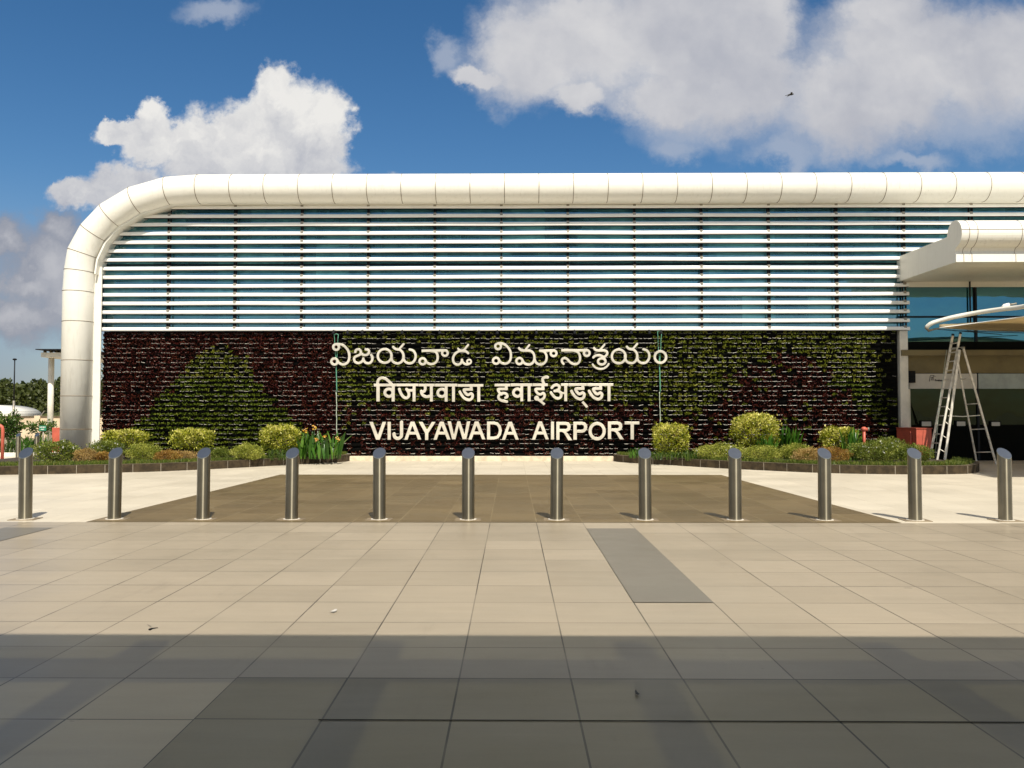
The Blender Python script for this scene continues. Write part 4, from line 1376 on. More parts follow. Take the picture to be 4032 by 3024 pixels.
# clipped topiaries with yellow variegated leaves
TG = 'clipped yellow topiary shrubs before the living wall'
shrub('topiary_shrub', 'flat wide clipped yellow topiary on a bare stem beside the white tube column', 'topiary', (420, 571, 1696, 1752), 22.4, M_topi, 3120, 0.060, 4.3, True, shell=0.55, group=TG)
shrub('topiary_shrub', 'clipped bright yellow topiary block in front of the left part of the green hill', 'topiary', (685, 832, 1692, 1766), 22.6, M_topi, 3360, 0.060, 4.1, True, shell=0.55, group=TG)
shrub('topiary_shrub', 'clipped yellow topiary with a domed top beside the orange cannas', 'topiary', (1029, 1178, 1677, 1770), 22.9, M_topi, 3720, 0.060, 3.6, True, shell=0.55, group=TG)
shrub('topiary_shrub', 'square clipped yellow topiary just right of the last letter of AIRPORT', 'topiary', (2573, 2708, 1672, 1785), 23.2, M_topi, 3840, 0.060, 4.1, True, shell=0.55, group=TG)
shrub('topiary_shrub', 'largest round topiary, a tall yellow ball in front of the maroon planting', 'topiary', (2886, 3055, 1633, 1758), 22.7, M_topi, 5160, 0.060, 3.4, True, shell=0.55, group=TG)
shrub('topiary_shrub', 'low clipped yellow topiary next to the red standpipe', 'topiary', (3235, 3369, 1686, 1772), 22.7, M_topi, 3120, 0.060, 3.8, True, shell=0.55, group=TG)
# low mounds
MG = 'low mounded shrubs in the planting beds'
Yf = lambda px, off=0.9: gnd(px, 1866).y + off
mounds = [
    ('flowering_shrub', 'dark green shrub dotted with white flowers at the left front of the tube column', (140, 312, 1738, 1832), 20.6, M_mid, 4200, .05, 22),
    ('bronze_shrub', 'pale bronze mound directly in front of the tube column', (292, 385, 1768, 1835), 20.4, M_brownleaf, 4200, .030, 0),
    ('rust_shrub', 'rust brown mound left of the second bollard', (372, 440, 1780, 1836), 20.5, M_rust, 2600, .032, 0),
    ('flowering_shrub', 'green shrub with small white flowers under the flat wide topiary', (352, 492, 1738, 1800), 21.6, M_mid, 3600, .045, 22),
    ('lime_shrub', 'lime green mound to the right of the second bollard', (497, 632, 1747, 1832), 20.9, M_lime, 5200, .034, 0),
    ('rust_shrub', 'rust brown mound between the lime green mound and the third bollard', (610, 712, 1774, 1834), 20.8, M_rust, 3600, .032, 0),
    ('bronze_shrub', 'pale bronze mound behind the third bollard', (662, 780, 1776, 1830), 21.3, M_brownleaf, 3600, .030, 0),
    ('mid_shrub', 'green mound to the right of the third bollard', (828, 905, 1766, 1826), 21.6, M_mid, 3000, .036, 0),
    ('lime_shrub', 'feathery lime green mound left of the third topiary', (915, 1034, 1748, 1822), 21.7, M_lime, 5600, .036, 0),
    ('lime_shrub', 'wide lime green mound behind the ninth bollard', (2735, 2945, 1748, 1826), 22.0, M_lime, 7600, .036, 8),
    ('lime_shrub', 'lime green mound between the ninth and tenth bollards', (2925, 3080, 1756, 1834), 21.3, M_lime, 5200, .036, 0),
    ('lime_shrub', 'low lime green mound left of the tenth bollard', (3078, 3200, 1748, 1836), 21.2, M_lime, 4800, .034, 0),
    ('bronze_shrub', 'bronze mound in front of the tenth bollard', (3120, 3250, 1765, 1842), 20.8, M_brownleaf, 4200, .032, 0),
    ('rust_shrub', 'rust brown mound right of the tenth bollard', (3195, 3345, 1762, 1842), 21.1, M_rust, 4600, .034, 0),
    ('flowering_shrub', 'wide green mound crowded with white flowers below the right end of the living wall', (3345, 3570, 1738, 1842), 21.0, M_mid, 7600, .045, 34),
    ('flowering_shrub', 'taller green shrub topped with white flowers beside the red box', (3440, 3560, 1722, 1790), 21.9, M_mid, 3200, .045, 24),
    ('mid_shrub', 'bushy green mound under the red box and left of the ladder', (3520, 3668, 1752, 1842), 20.9, M_mid, 4600, .042, 3),
]
for nm, lab, px, Y, m, n, lf, fl_ in mounds:
    shrub(nm, lab, 'shrub', px, Y, m, n, lf, 2.2, flowers=fl_, group=MG, lump=0.16, shell=0.35, up=0.5)


def blades(name, label, cat, px, Y, n, m, w=0.07, stiff=0.6, flowers=0, group=None, base_w=0.35):
    """clump of long arching leaves"""
    x0 = at(px[0], px[3], Y).x; x1 = at(px[1], px[3], Y).x
    zt_ = at((px[0] + px[1]) / 2, px[2], Y).z
    h = zt_ - ZS
    cx = (x0 + x1) / 2; hw = (x1 - x0) / 2
    t = thing(name, label, cat, (cx, Y, ZS), group=group)
    b = MB(); tint = []
    for k in range(n):
        bx_ = cx + random.uniform(-1, 1) * hw * base_w * 1.6; by = Y + random.uniform(-0.25, 0.25)
        an = random.uniform(0, 6.283); ln = h * random.uniform(0.65, 1.12)
        out = hw * random.uniform(0.15, 0.75)
        dx, dy = math.cos(an) * out, math.sin(an) * out * 0.8
        sd = Vector((-math.sin(an), math.cos(an), random.uniform(-.3, .3))).normalized()
        ww = w * random.uniform(0.7, 1.3); prev = None
        tv = random.random()
        for q in range(7):
            s = q / 6
            p = Vector((bx_ + dx * s ** 1.6, by + dy * s ** 1.6, ZS + ln * (s - 0.32 * (1 - stiff) * s ** 2.6 * 1.6)))
            wd = ww * (0.25 + 1.5 * s) * (1 - s) ** 0.7 + 0.002
            if w > 0.05: wd = ww * math.sin(min(math.pi, 0.25 + s * 2.85)) + 0.002
            l_, c_, r_ = b.bm.verts.new(p - sd * wd / 2 + Vector((0, 0, wd * .12))), b.bm.verts.new(p), b.bm.verts.new(p + sd * wd / 2 + Vector((0, 0, wd * .12)))
            if prev:
                for f in (b.bm.faces.new((prev[0], prev[1], c_, l_)), b.bm.faces.new((prev[1], prev[2], r_, c_))): f.smooth = True; tint.append(tv)
            prev = (l_, c_, r_)
    o = b.build('foliage', m, t)
    a_ = o.data.attributes.new('tint', 'FLOAT', 'FACE'); a_.data.foreach_set('value', np.array(tint, np.float32))
    return t


def petals(parent, pts, size, m):
    FP, FD, FL = [], [], []
    for q in pts:
        for s in range(16):
            d = Vector((random.gauss(0, 1), random.gauss(0, 1) - 0.4, random.gauss(0.5, 0.8))).normalized()
            FP.append(tuple(Vector(q) + Vector((random.gauss(0, .02), random.gauss(0, .02), random.gauss(0, .03))))); FD.append(tuple(d)); FL.append(size * random.uniform(.7, 1.2))
    FL = np.array(FL)
    leaves('flower', FP, np.array(FD), FL, FL * 0.6, rng.uniform(0, 1, len(FP)), m, parent)


BG = 'leafy plants in the planting beds'
cn = blades('canna_plant', 'canna clump with broad green leaves and orange yellow flowers beside the left rope', 'plant', (1168, 1356, 1690, 1800), 22.8, 70, M_canna, 0.085, 0.75, base_w=0.5)
fp = [at(1205, 1698, 22.6), at(1237, 1685, 22.7), at(1248, 1733, 22.4), at(1279, 1722, 22.6), at(1333, 1727, 22.7)]
b = MB()
for q in fp:
    b.tube([(q.x, q.y, ZS), (q.x + .01, q.y, (q.z + ZS) / 2), q], [0.012, 0.010, 0.006], 6)
b.build('flower_stalk', M_canna, cn)
petals(cn, fp, 0.062, M_yflower)
blades('strap_plant', 'dark strap leaved tuft under the cannas\' neighbour topiary', 'plant', (1030, 1160, 1752, 1800), 22.2, 90, M_dkgreen, 0.022, 0.5, group=BG)
blades('strap_plant', 'small dark grassy tuft at the left end of the right bed', 'plant', (2462, 2530, 1752, 1800), 23.3, 60, M_canna, 0.018, 0.5, group=BG)
blades('strap_plant', 'wide dark grassy clump at the foot of the square topiary', 'plant', (2520, 2700, 1765, 1806), 22.5, 150, M_dkgreen, 0.022, 0.45, group=BG, base_w=0.55)
blades('strap_plant', 'dark strap leaved tuft right of the square topiary', 'plant', (2680, 2752, 1756, 1815), 22.1, 70, M_dkgreen, 0.024, 0.5, group=BG)
blades('broadleaf_plant', 'dark broad leaved plant at the right foot of the largest round topiary', 'plant', (2965, 3065, 1700, 1765), 22.2, 45, M_canna, 0.075, 0.8, group=BG)
blades('broadleaf_plant', 'tall dark broad leaved plant right of the largest round topiary', 'plant', (3055, 3155, 1672, 1772), 22.9, 50, M_canna, 0.075, 0.8, group=BG)
blades('broadleaf_plant', 'pointed dark leaves growing between the low topiary and the red standpipe', 'plant', (3300, 3405, 1676, 1778), 22.2, 42, M_canna, 0.065, 0.8, group=BG)


def grass(name, label, edge, lo, hi, dens, depth, hmin, hmax):
    """short grass along the inside of a kerb"""
    P, D, L = [], [], []
    for a, c_ in zip(edge, edge[1:]):
        ln = (c_ - a).length
        for k in range(int(ln * dens)):
            s = random.random()
            p = a.lerp(c_, s)
            if not (lo < p.x < hi): continue
            P.append((p.x + random.gauss(0, .02), p.y + random.random() ** 1.5 * depth, ZS))
            D.append(tuple(Vector((random.gauss(0, .35), random.gauss(0, .35), 1)).normalized())); L.append(random.uniform(hmin, hmax))
    L = np.array(L)
    o = leaves(name, P, np.array(D), L, L * 0.10 + 0.004, rng.uniform(0, 1, len(P)), M_grass, None, kind='stuff')
    tag(o, label, 'grass')


grass('grass', 'fringe of short grass behind the left kerb', edgeL, -16, -4.9, 1500, 0.9, 0.05, 0.15)
grass('grass', 'fringe of short grass behind the right kerb', edgeR, 3.0, 11.6, 1500, 0.8, 0.05, 0.15)

# ------------------------------------------------------------------ right hand: ladder, red box, standpipe, awning
def q7(x, y, Y): return at(3400 + x / 1.9525, 1250 + y / 1.9525, Y)


ld = thing('step_ladder', 'tall aluminium extension step ladder standing open at the right end of the bed', 'ladder', (11.6, 22.8, ZS))
A1 = (q7(513, 1062, 22.9), q7(686, 140, 22.9)); A2 = (q7(571, 1066, 22.5), q7(744, 128, 22.5)); A3 = (q7(625, 1096, 22.42), q7(738, 248, 22.42))
C1 = (q7(872, 1124, 23.3), q7(728, 360, 23.0)); C2 = (q7(1018, 1122, 22.9), q7(766, 232, 22.6))
for (a, c_), w in ((A1, .055), (A2, .05), (A3, .06), (C1, .04), (C2, .05)):
    a = a.copy()
    k = (a.z - (ZS if a.x < 11.9 else 0.0)) / (c_.z - a.z)
    a = a - (c_ - a) * k
    b = MB(); b.bar(a, c_, w, 0.03); b.build('rail', M_alu, ld)
    if c_.z > 3: b = MB(); b.bar(c_, c_ + (c_ - a).normalized() * 0.05, w + .006, .04); b.build('rail_cap', M_black, ld)
for k in np.linspace(0.03, 0.93, 13):
    b = MB(); b.tube([A1[0].lerp(A1[1], k), A2[0].lerp(A2[1], k)], 0.014, 8); b.build('rung', M_alu, ld)
for k in np.linspace(0.06, 0.40, 4):
    b = MB(); b.tube([A2[0].lerp(A2[1], k), A3[0].lerp(A3[1], k * 1.1)], 0.012, 8); b.build('rung', M_alu, ld)
for k in (0.1, 0.30, 0.52, 0.74):
    b = MB(); b.tube([C1[0].lerp(C1[1], k * 1.15), C2[0].lerp(C2[1], k)], 0.014, 8); b.build('rung', M_alu, ld)
b = MB(); b.bar(q7(650, 756, 22.45), q7(760, 762, 22.6), .022, .012); b.bar(q7(760, 762, 22.6), q7(897, 752, 22.75), .022, .012); b.build('spreader', M_alu, ld)
b = MB(); b.bar(q7(676, 240, 22.85), q7(775, 232, 22.55), .05, .05); b.build('hinge', M_bracket, ld)
b = MB(); b.tube([q7(640, 250, 22.7), q7(585, 640, 22.7), q7(550, 1090, 22.7)], .006, 5); b.build('pull_cord', M_ropepale, ld)

rb = thing('red_box', 'red painted plinth box below the grey pillar, left of the ladder', 'box', at(3638, 1730, 23.6))
xa, xb = at(3608, 1700, 23.3).x, at(3668, 1700, 23.3).x
ztp = at(3640, 1688, 23.3).z
b = MB(); b.box((xa, 23.3, 0.0), (xb, YG - 0.21, ztp), bevel=0.006); b.build('casing', M_red, rb)
b = MB(); b.box((xa - 0.02, 23.28, ztp + 0.001), (xb + 0.02, YG - 0.212, ztp + 0.018)); b.build('lid', M_red, rb)
b = MB(); b.tube([(xa - 0.03, 23.55, ZS), (xa - 0.03, 23.55, ztp - 0.08)], 0.018, 8); b.build('pipe', M_red, rb)

st = thing('standpipe', 'short red standpipe with a round head behind the low topiary', 'standpipe', at(3402, 1760, 23.4))
p = at(3402, 1690, 23.4)
b = MB(); b.tube([(p.x, 23.4, ZS - 0.02), (p.x, 23.4, p.z)], 0.04, 14); b.build('pipe', M_red, st)
b = MB(); b.sphere(p, 0.075, 16, squash=(1.1, 1, 0.95)); b.tube([p, p + Vector((0.10, -0.02, -0.01))], 0.05, 14); b.build('head', M_red, st)
b = MB(); b.tube([p + Vector((0.09, -.02, 0)), p + Vector((0.125, -.025, 0))], 0.058, 14); b.build('outlet_cap', M_bracket, st)

bb_ = MB(); a = at(3580, 1507, YG - 0.18); c_ = at(3605, 1460, YG - 0.18)
bb_.box((a.x, YG - 0.18, a.z), (c_.x, YG - 0.061, c_.z), bevel=0.01)
bb_.sphere(((a.x + c_.x) / 2, YG - 0.18, (a.z * .65 + c_.z * .35)), 0.05, 12, squash=(1, .3, 1))
tag(bb_.build('loudspeaker', M_black), 'small black loudspeaker box at the top corner of the lettered shop board', 'loudspeaker')
for i, (x0, x1, y0, y1, lab) in enumerate(((3630, 3666, 1660, 1678, 'small framed card on the shop sill, left of the ladder rails'), (3768, 3801, 1660, 1677, 'brightest small framed card on the shop sill, between the ladder legs'),
                                           (3905, 3937, 1662, 1677, 'dim small framed card on the shop sill, right of the ladder'))):
    t = thing('framed_card', lab, 'framed card', at((x0 + x1) / 2, y1, YG - 0.05), group='framed cards on the shop sill')
    a = at(x0, y1, YG - 0.05); c_ = at(x1, y0, YG - 0.05)
    b = MB(); b.box((a.x - .03, YG - 0.048, zsh0 - 0.002), (c_.x + .03, YG - 0.012, c_.z + .03)); b.build('frame', M_black, t)
    b = MB(); b.box((a.x, YG - 0.053, a.z), (c_.x, YG - 0.0485, c_.z)); b.build('card', M_signwhite, t)

# tensile awning
aw = thing('tensile_awning', 'arched white tube awning with a tan fabric membrane before the entrance glass', 'awning', at(4032, 1260, 22.0))
def q6(x, y, Y): return at(3200 + x / 2.6587, 800 + y / 2.6587, Y)
tubep = [q6(*p) for p in ((1190, 1300, 22.4), (1245, 1258, 22.3), (1340, 1228, 22.2), (1480, 1192, 22.0), (1700, 1150, 21.7), (1960, 1112, 21.1), (2212, 1082, 20.3))]
tubep += [Vector((12.25, 19.2, 4.02)), Vector((11.75, 17.6, 4.05)), Vector((11.4, 15.4, 3.95))]
pts = [Vector(v_) for v_ in spline(tubep, n=4)]
b = MB(); b.tube(pts, 0.058, 14); b.build('arch_tube', M_white, aw)
b = MB(); b.tube([q6(1190, 1300, 22.4), q6(1215, 1335, 22.5), q6(1330, 1306, 22.3)], [0.05, 0.03, 0.015], 8); b.build('clamp', M_bracket, aw)
top = [q6(*p) for p in ((1325, 1305, 21.9), (1700, 1256, 21.5), (2212, 1186, 20.2))] + [Vector((12.3, 19.1, 3.78)), Vector((11.8, 17.6, 3.8)), Vector((11.45, 15.6, 3.8))]
bot = [q6(*p) for p in ((1330, 1308, 22.2), (1700, 1330, 23.2), (2212, 1348, 23.8))] + [Vector((17, 22.8, 3.6)), Vector((20, 20.5, 3.6)), Vector((20, 15.4, 3.6))]
top = [Vector(v_) for v_ in spline(top, n=5)]; bot = [Vector(v_) for v_ in spline(bot, n=5)]
b = MB()
gridv = []
for P0, P1 in zip(top, bot):
    gridv.append([P0.lerp(P1, s) + Vector((0, 0, 0.10 * math.sin(math.pi * s))) for s in np.linspace(0, 1, 7)])
vv = [[b.bm.verts.new(p) for p in row] for row in gridv]
for i in range(len(vv) - 1):
    for j in range(6):
        f = b.bm.faces.new((vv[i][j], vv[i + 1][j], vv[i + 1][j + 1], vv[i][j + 1])); f.smooth = True
bmesh.ops.solidify(b.bm, geom=b.bm.faces[:], thickness=0.012)
b.build('membrane', M_shade_fabric, aw)
b = MB(); b.tube([p + Vector((0, -.01, 0)) for p in top], 0.012, 8); b.build('hem', M_whiteclean, aw)
b = MB()
for pa, pb_ in (((1300, 1318, 22.4), (1980, 1375, 24.3)), ((1480, 1335, 23.0), (2300, 1362, 24.3))):
    b.tube([q6(*pa), q6(*pb_)], 0.012, 6)
b.build('stay_cable', M_mull, aw)
lp = thing('flood_lamp', 'small white flood lamp clamped on the arched awning tube', 'lamp', q6(2010, 1100, 21.55))
b = MB(); b.tube([q6(1985, 1100, 21.55), q6(2010, 1078, 21.55), q6(2062, 1062, 21.5)], [0.05, 0.06, 0.05], 12); b.build('body', M_whiteclean, lp)
b = MB(); b.tube([q6(2062, 1062, 21.5), q6(2100, 1056, 21.5), q6(2132, 1050, 21.5)], [0.03, 0.018, 0.026], 10); b.build('arm', M_bracket, lp)

# floodlight boxes among the shrubs
def floodbox(px0, px1, y0, y1, Y, lab):
    t = thing('flood_lamp', lab, 'flood lamp', at((px0 + px1) / 2, y1, Y))
    a = at(px0, y1, Y); c_ = at(px1, y0, Y)
    b = MB(); b.box((a.x, Y, a.z), (c_.x, Y + .012, a.z + .02)); b.box((a.x, Y, c_.z - .02), (c_.x, Y + .012, c_.z))
    for k in range(4):
        x = a.x + (c_.x - a.x) * k / 3; b.box((x - .006, Y + .001, a.z + .018), (x + .006, Y + .011, c_.z - .018))
    b.build('guard', M_black, t)
    b = MB(); b.tube([((a.x + c_.x) / 2, Y + .02, ZS - .02), ((a.x + c_.x) / 2, Y + .02, a.z + .03)], .02, 8); b.build('stake', M_black, t)
    return t


floodbox(250, 271, 1732, 1753, 20.9, 'black caged ground lamp in front of the tube column')
floodbox(900, 917, 1728, 1765, 22.6, 'grey framed ground lamp left of the domed topiary')

# ------------------------------------------------------------------ left hand background
def q6b(x, y, Y): return at(x / 3.0167, 1350 + y / 3.0167, Y)


port = thing('porch', 'white porch with a round column and flat roof slab behind the tube column', 'porch', (at(200, 1700, 31).x, 31, 0))
p = at(197, 1700, 31.0)
b = MB(); b.tube([(p.x, 31, 0), (p.x, 31, at(200, 1410, 31).z)], 0.105, 20); b.build('column', M_column, port)
a = at(161, 1406, 30.4); c_ = at(330, 1388, 30.4)
b = MB(); b.box((a.x, 30.4, a.z), (c_.x, 34, c_.z)); b.build('slab', M_column, port)
a = at(139, 1377, 30.0); c_ = at(330, 1374, 30.0)
b = MB(); b.box((a.x, 30.0, a.z), (c_.x, 34.4, a.z + .03)); b.build('roof_sheet', M_mull, port)
b = MB()
for px in (176, 200, 224): q = at(px, 1384, 30.5); b.box((q.x - .05, 30.5, c_.z - .12), (q.x + .02, 30.6, a.z + .001))
b.build('roof_bracket', M_soffit, port)
b = MB(); a = at(204, 1741, 29.5); c_ = at(240, 1684, 29.5)
b.box((a.x, 29.5, 0), (c_.x, 30, c_.z), bevel=.01); tag(b.build('red_plinth', M_red), 'red painted plinth between the porch column and the tube column', 'plinth')

cw = thing('compound_wall', 'low cream boundary wall topped with leaning wire posts behind the left shrubs', 'wall', (-28, 45, 0))
zt1 = at(100, 1638, 45).z
b = MB(); b.box((-45, 45, 0), (-10, 45.2, zt1 - .06)); b.build('wall', M_cream_wall, cw)
b = MB(); b.box((-45, 44.95, zt1 - .058), (-10, 45.25, zt1)); b.build('coping', M_kerbtop, cw)
X0 = at(149, 1650, 45).x
for k in range(-4, 6):
    x = X0 + k * 1.45
    b = MB(); b.box((x - .16, 44.93, 0), (x + .16, 45.22, zt1 + .02)); b.build('pier', M_cream_wall, cw)
    for dx in (0, ):
        b = MB(); b.bar((x + .1, 45.1, zt1), (x + .3, 45.1, zt1 + .28), .04, .04); b.build('wire_post', M_bracket, cw)
b = MB()
for k in range(3):
    z = zt1 + .08 + k * .08
    b.tube([(-45, 45.1, z), (-10, 45.1, z)], .006, 4)
b.build('wire', M_mull, cw)

# white vaulted tent roof beyond the wall
tn = MB()
Yt = 62.0
zt2, zb2 = at(20, 1593, Yt).z, -0.5
xr_, xl_ = at(152, 1634, Yt + 6).x, at(-330, 1634, Yt).x
prof = []
cx_, hw_ = (xr_ + xl_) / 2 + 0.3, (xr_ - xl_) / 2
base_z = at(100, 1636, Yt).z - 0.1
for a in np.linspace(0, math.pi, 28):
    prof.append((cx_ + hw_ * math.cos(a), base_z + (zt2 - base_z) * math.sin(a) ** 0.8))
tentA = [tn.bm.verts.new((x, Yt, z)) for x, z in prof]; tentB = [tn.bm.verts.new((x, Yt + 6, z)) for x, z in prof]
lowA = [tn.bm.verts.new((prof[0][0], Yt, 0)), tn.bm.verts.new((prof[-1][0], Yt, 0))]
for i in range(len(prof) - 1):
    f = tn.bm.faces.new((tentA[i], tentA[i + 1], tentB[i + 1], tentB[i])); f.smooth = True
tn.bm.faces.new(tentA + [lowA[1], lowA[0]])
lowB = [tn.bm.verts.new((prof[0][0], Yt + 6, 0)), tn.bm.verts.new((prof[-1][0], Yt + 6, 0))]
tn.bm.faces.new((tentA[0], tentB[0], lowB[0], lowA[0])); tn.bm.faces.new((tentA[-1], lowA[1], lowB[1], tentB[-1])); tn.bm.faces.new(tentB + [lowB[1], lowB[0]])
bmesh.ops.recalc_face_normals(tn.bm, faces=tn.bm.faces[:])
tag(tn.build('vaulted_tent', M_tent), 'white vaulted tent roof showing above the cream boundary wall', 'tent')

# lamp post
lpz = thing('street_lamp', 'tall slim lamp post with a small dark round head at the left edge', 'street lamp', (at(50, 1740, 34).x, 34, 0))
xb_, xt_ = at(52, 1700, 34).x, at(58, 1420, 34).x
b = MB(); b.tube([(xb_, 34, 0), ((xb_ + xt_) / 2, 34, 1.9)], .045, 10); b.build('base_pole', M_bracket, lpz)
b = MB(); zh = at(57, 1417, 34).z; b.tube([((xb_ + xt_) / 2, 34, 1.9), (xt_, 34, zh)], [.03, .022], 8); b.build('pole', M_mull, lpz)
b = MB(); b.sphere((xt_, 34, zh + .02), .085, 14, squash=(1, 1, .5)); b.build('lamp_head', M_black, lpz)

# far trees and the overgrown bank
def tree(name, label, px, Y, m, n, leaf, trunk_r=0.16, puffs=9, lump=.25, group=None):
    a = at(px[0], px[3], Y); c_ = at(px[1], px[2], Y)
    cx, hw, zt_, zb_ = (a.x + c_.x) / 2, (c_.x - a.x) / 2, c_.z, max(a.z, 0.6)
    t = thing(name, label, 'tree', (cx, Y, 0), group=group)
    b = MB(); b.tube([(cx, Y, -.05), (cx + .1, Y, zb_ * .6), (cx, Y, zb_ + .3 * (zt_ - zb_))], [trunk_r, trunk_r * .8, trunk_r * .5], 9)
    Pc, Dc = [], []
    for k in range(puffs):
        ox, oz = random.uniform(-.62, .62), random.uniform(0.2, .78)
        r = random.uniform(.28, .46)
        cen = (cx + ox * hw, Y + random.uniform(-.5, .5) * hw, zb_ + oz * (zt_ - zb_))
        P, d = blobpts(n // puffs, cen, (r * hw, r * hw, r * (zt_ - zb_) * .62), .4, 2.0, lump)
        Pc.append(P); Dc.append(d)
        b.tube([(cx, Y, zb_ + .1 * (zt_ - zb_)), ((cx + cen[0]) / 2, (Y + cen[1]) / 2, (zb_ + cen[2]) / 2), cen], [trunk_r * .45, trunk_r * .3, trunk_r * .12], 6)
    b.build('trunk', M_bark, t)
    P = np.concatenate(Pc); d = np.concatenate(Dc)
    D = d * .5 + rng.normal(size=P.shape) * .6 + np.array([0, 0, .1]); D /= np.linalg.norm(D, axis=1, keepdims=True)
    L = leaf * rng.uniform(.6, 1.4, len(P))
    leaves('crown', P, D, L, L * .6, np.clip(rng.uniform(0, .8, len(P)) + .15 * np.sin(P[:, 0] * 2), 0, 1), m, t)
    return t


TR = 'trees on the skyline beyond the boundary wall'
tree('broadleaf_tree', 'round dark tree on the skyline at the left edge behind the lamp post', (-60, 72, 1494, 1580), 92, M_far, 9000, .30, group=TR)
tree('broadleaf_tree', 'small dark tree on the skyline right of the lamp post', (92, 140, 1526, 1585), 96, M_far, 3200, .26, group=TR)
tree('broadleaf_tree', 'loose dark tree between the porch column and the tube column', (196, 260, 1492, 1620), 88, M_far, 6000, .28, group=TR)
tree('broadleaf_tree', 'low dark tree far left beyond the frame edge tree', (-190, -40, 1515, 1590), 95, M_far, 3000, .4, group=TR)
# palm
pm = thing('palm_tree', 'small fan palm rising above the green bank', 'palm', (at(153, 1540, 90).x, 90, 0), group=TR)
pc = at(153, 1530, 90)
b = MB(); b.tube([(pc.x, 90, 0), (pc.x + .05, 90, pc.z)], [.2, .14], 9); b.build('trunk', M_bark, pm)
P, D, L = [], [], []
for k in range(26):
    an = random.uniform(0, 6.28); el = random.uniform(-.5, 1.3)
    d0 = Vector((math.cos(an) * math.cos(el), math.sin(an) * math.cos(el), math.sin(el)))
    for s in range(14):
        dd = (d0 + Vector((random.gauss(0, .25), random.gauss(0, .25), random.gauss(0, .25)))).normalized()
        P.append(tuple(pc + d0 * .35)); D.append(tuple(dd)); L.append(random.uniform(.35, .62))
L = np.array(L); leaves('fronds', P, np.array(D), L, L * .16, rng.uniform(0, 1, len(P)), M_far, pm)
# overgrown bank as one mass of scrub
P, D, L = [], [], []
NB = 30000
bxs = rng.uniform(-62, -14, NB); bys = rng.uniform(72, 84, NB)
hb = 4.6 - (84 - bys) * 0.16 + 0.30 * np.sin(bxs * .8) + .25 * np.sin(bxs * 2.1 + bys)
bzs = hb * rng.uniform(0.0, 1.0, NB) ** 0.35
P = np.stack([bxs, bys, bzs], 1)
D = rng.normal(size=(NB, 3)) + np.array([0, -.5, .5]); D /= np.linalg.norm(D, axis=1, keepdims=True)
L = rng.uniform(.22, .5, NB)
o = leaves('scrub_bank', P, D, L, L * .7, np.clip(rng.uniform(0, .8, NB) + .1 * np.sin(bxs), 0, 1), M_far2, None, kind='stuff')
tag(o, 'overgrown green bank rising behind the cream boundary wall', 'scrub')
b = MB()
nx = 60
vs = [[b.bm.verts.new((x, y, max(0, z + .2 * math.sin(x * 1.3)))) for x in np.linspace(-66, -13, nx)] for y, z in ((70, 0), (74, 2.2), (79, 3.4), (86, 4.2), (130, 4.4))]
for i in range(4):
    for j in range(nx - 1):
        b.bm.faces.new((vs[i][j], vs[i][j + 1], vs[i + 1][j + 1], vs[i + 1][j]))
tag(b.build('bank_ground', mat('bank_soil', (0.05, 0.06, 0.012), .9, var=.3)), kind='structure')
# far tree line all round, beyond everything
P, D, L = [], [], []
NF = 9000
fx = np.concatenate([rng.uniform(-420, -60, NF // 2), rng.uniform(25, 420, NF - NF // 2)]); fy = rng.uniform(200, 230, NF)
fz = rng.uniform(0, 1, NF) ** .5 * (7 + 2.5 * np.sin(fx * .05) + 1.5 * np.sin(fx * .23))
P = np.stack([fx, fy, fz], 1); D = rng.normal(size=(NF, 3)); D /= np.linalg.norm(D, axis=1, keepdims=True); L = rng.uniform(1.5, 3.2, NF)
o = leaves('distant_wood', P, D, L, L * .7, rng.uniform(0, .8, NF), M_far, None, kind='stuff')
tag(o, 'distant belt of dark trees on the horizon', 'wood')

# shrubs before the boundary wall
_ZS = ZS
ZS = 0.0
shrub('leafy_shrub', 'open branched dark shrub beside the lamp post before the cream wall', 'shrub', (-20, 88, 1632, 1735), 29.5, M_dkgreen, 1100, .13, 2.0, True, lump=.3, shell=.15, group='shrubs before the boundary wall')
shrub('leafy_shrub', 'thin branched dark shrub under the green sign', 'shrub', (98, 222, 1660, 1710), 30.5, M_dkgreen, 520, .11, 2.0, True, lump=.3, shell=.15, group='shrubs before the boundary wall')
blades('strap_plant', 'tall green strap leaved clump behind the two small bollards', 'plant', (72, 190, 1698, 1790), 27.6, 150, M_canna, 0.05, .6, base_w=.62, group='shrubs before the boundary wall')
blades('strap_plant', 'green strap leaved clump left of the small bollards', 'plant', (-40, 75, 1715, 1790), 27.8, 120, M_dkgreen, 0.05, .6, base_w=.62, group='shrubs before the boundary wall')
ZS = _ZS
kb2 = MB(); a = gnd(-120, 1801); c_ = gnd(120, 1801)
kb2.box((a.x, a.y + .3, 0), (c_.x, a.y + .5, .13), bevel=.01)
tag(kb2.build('white_kerb', M_column), 'low white painted kerb behind the red pipe', 'kerb')
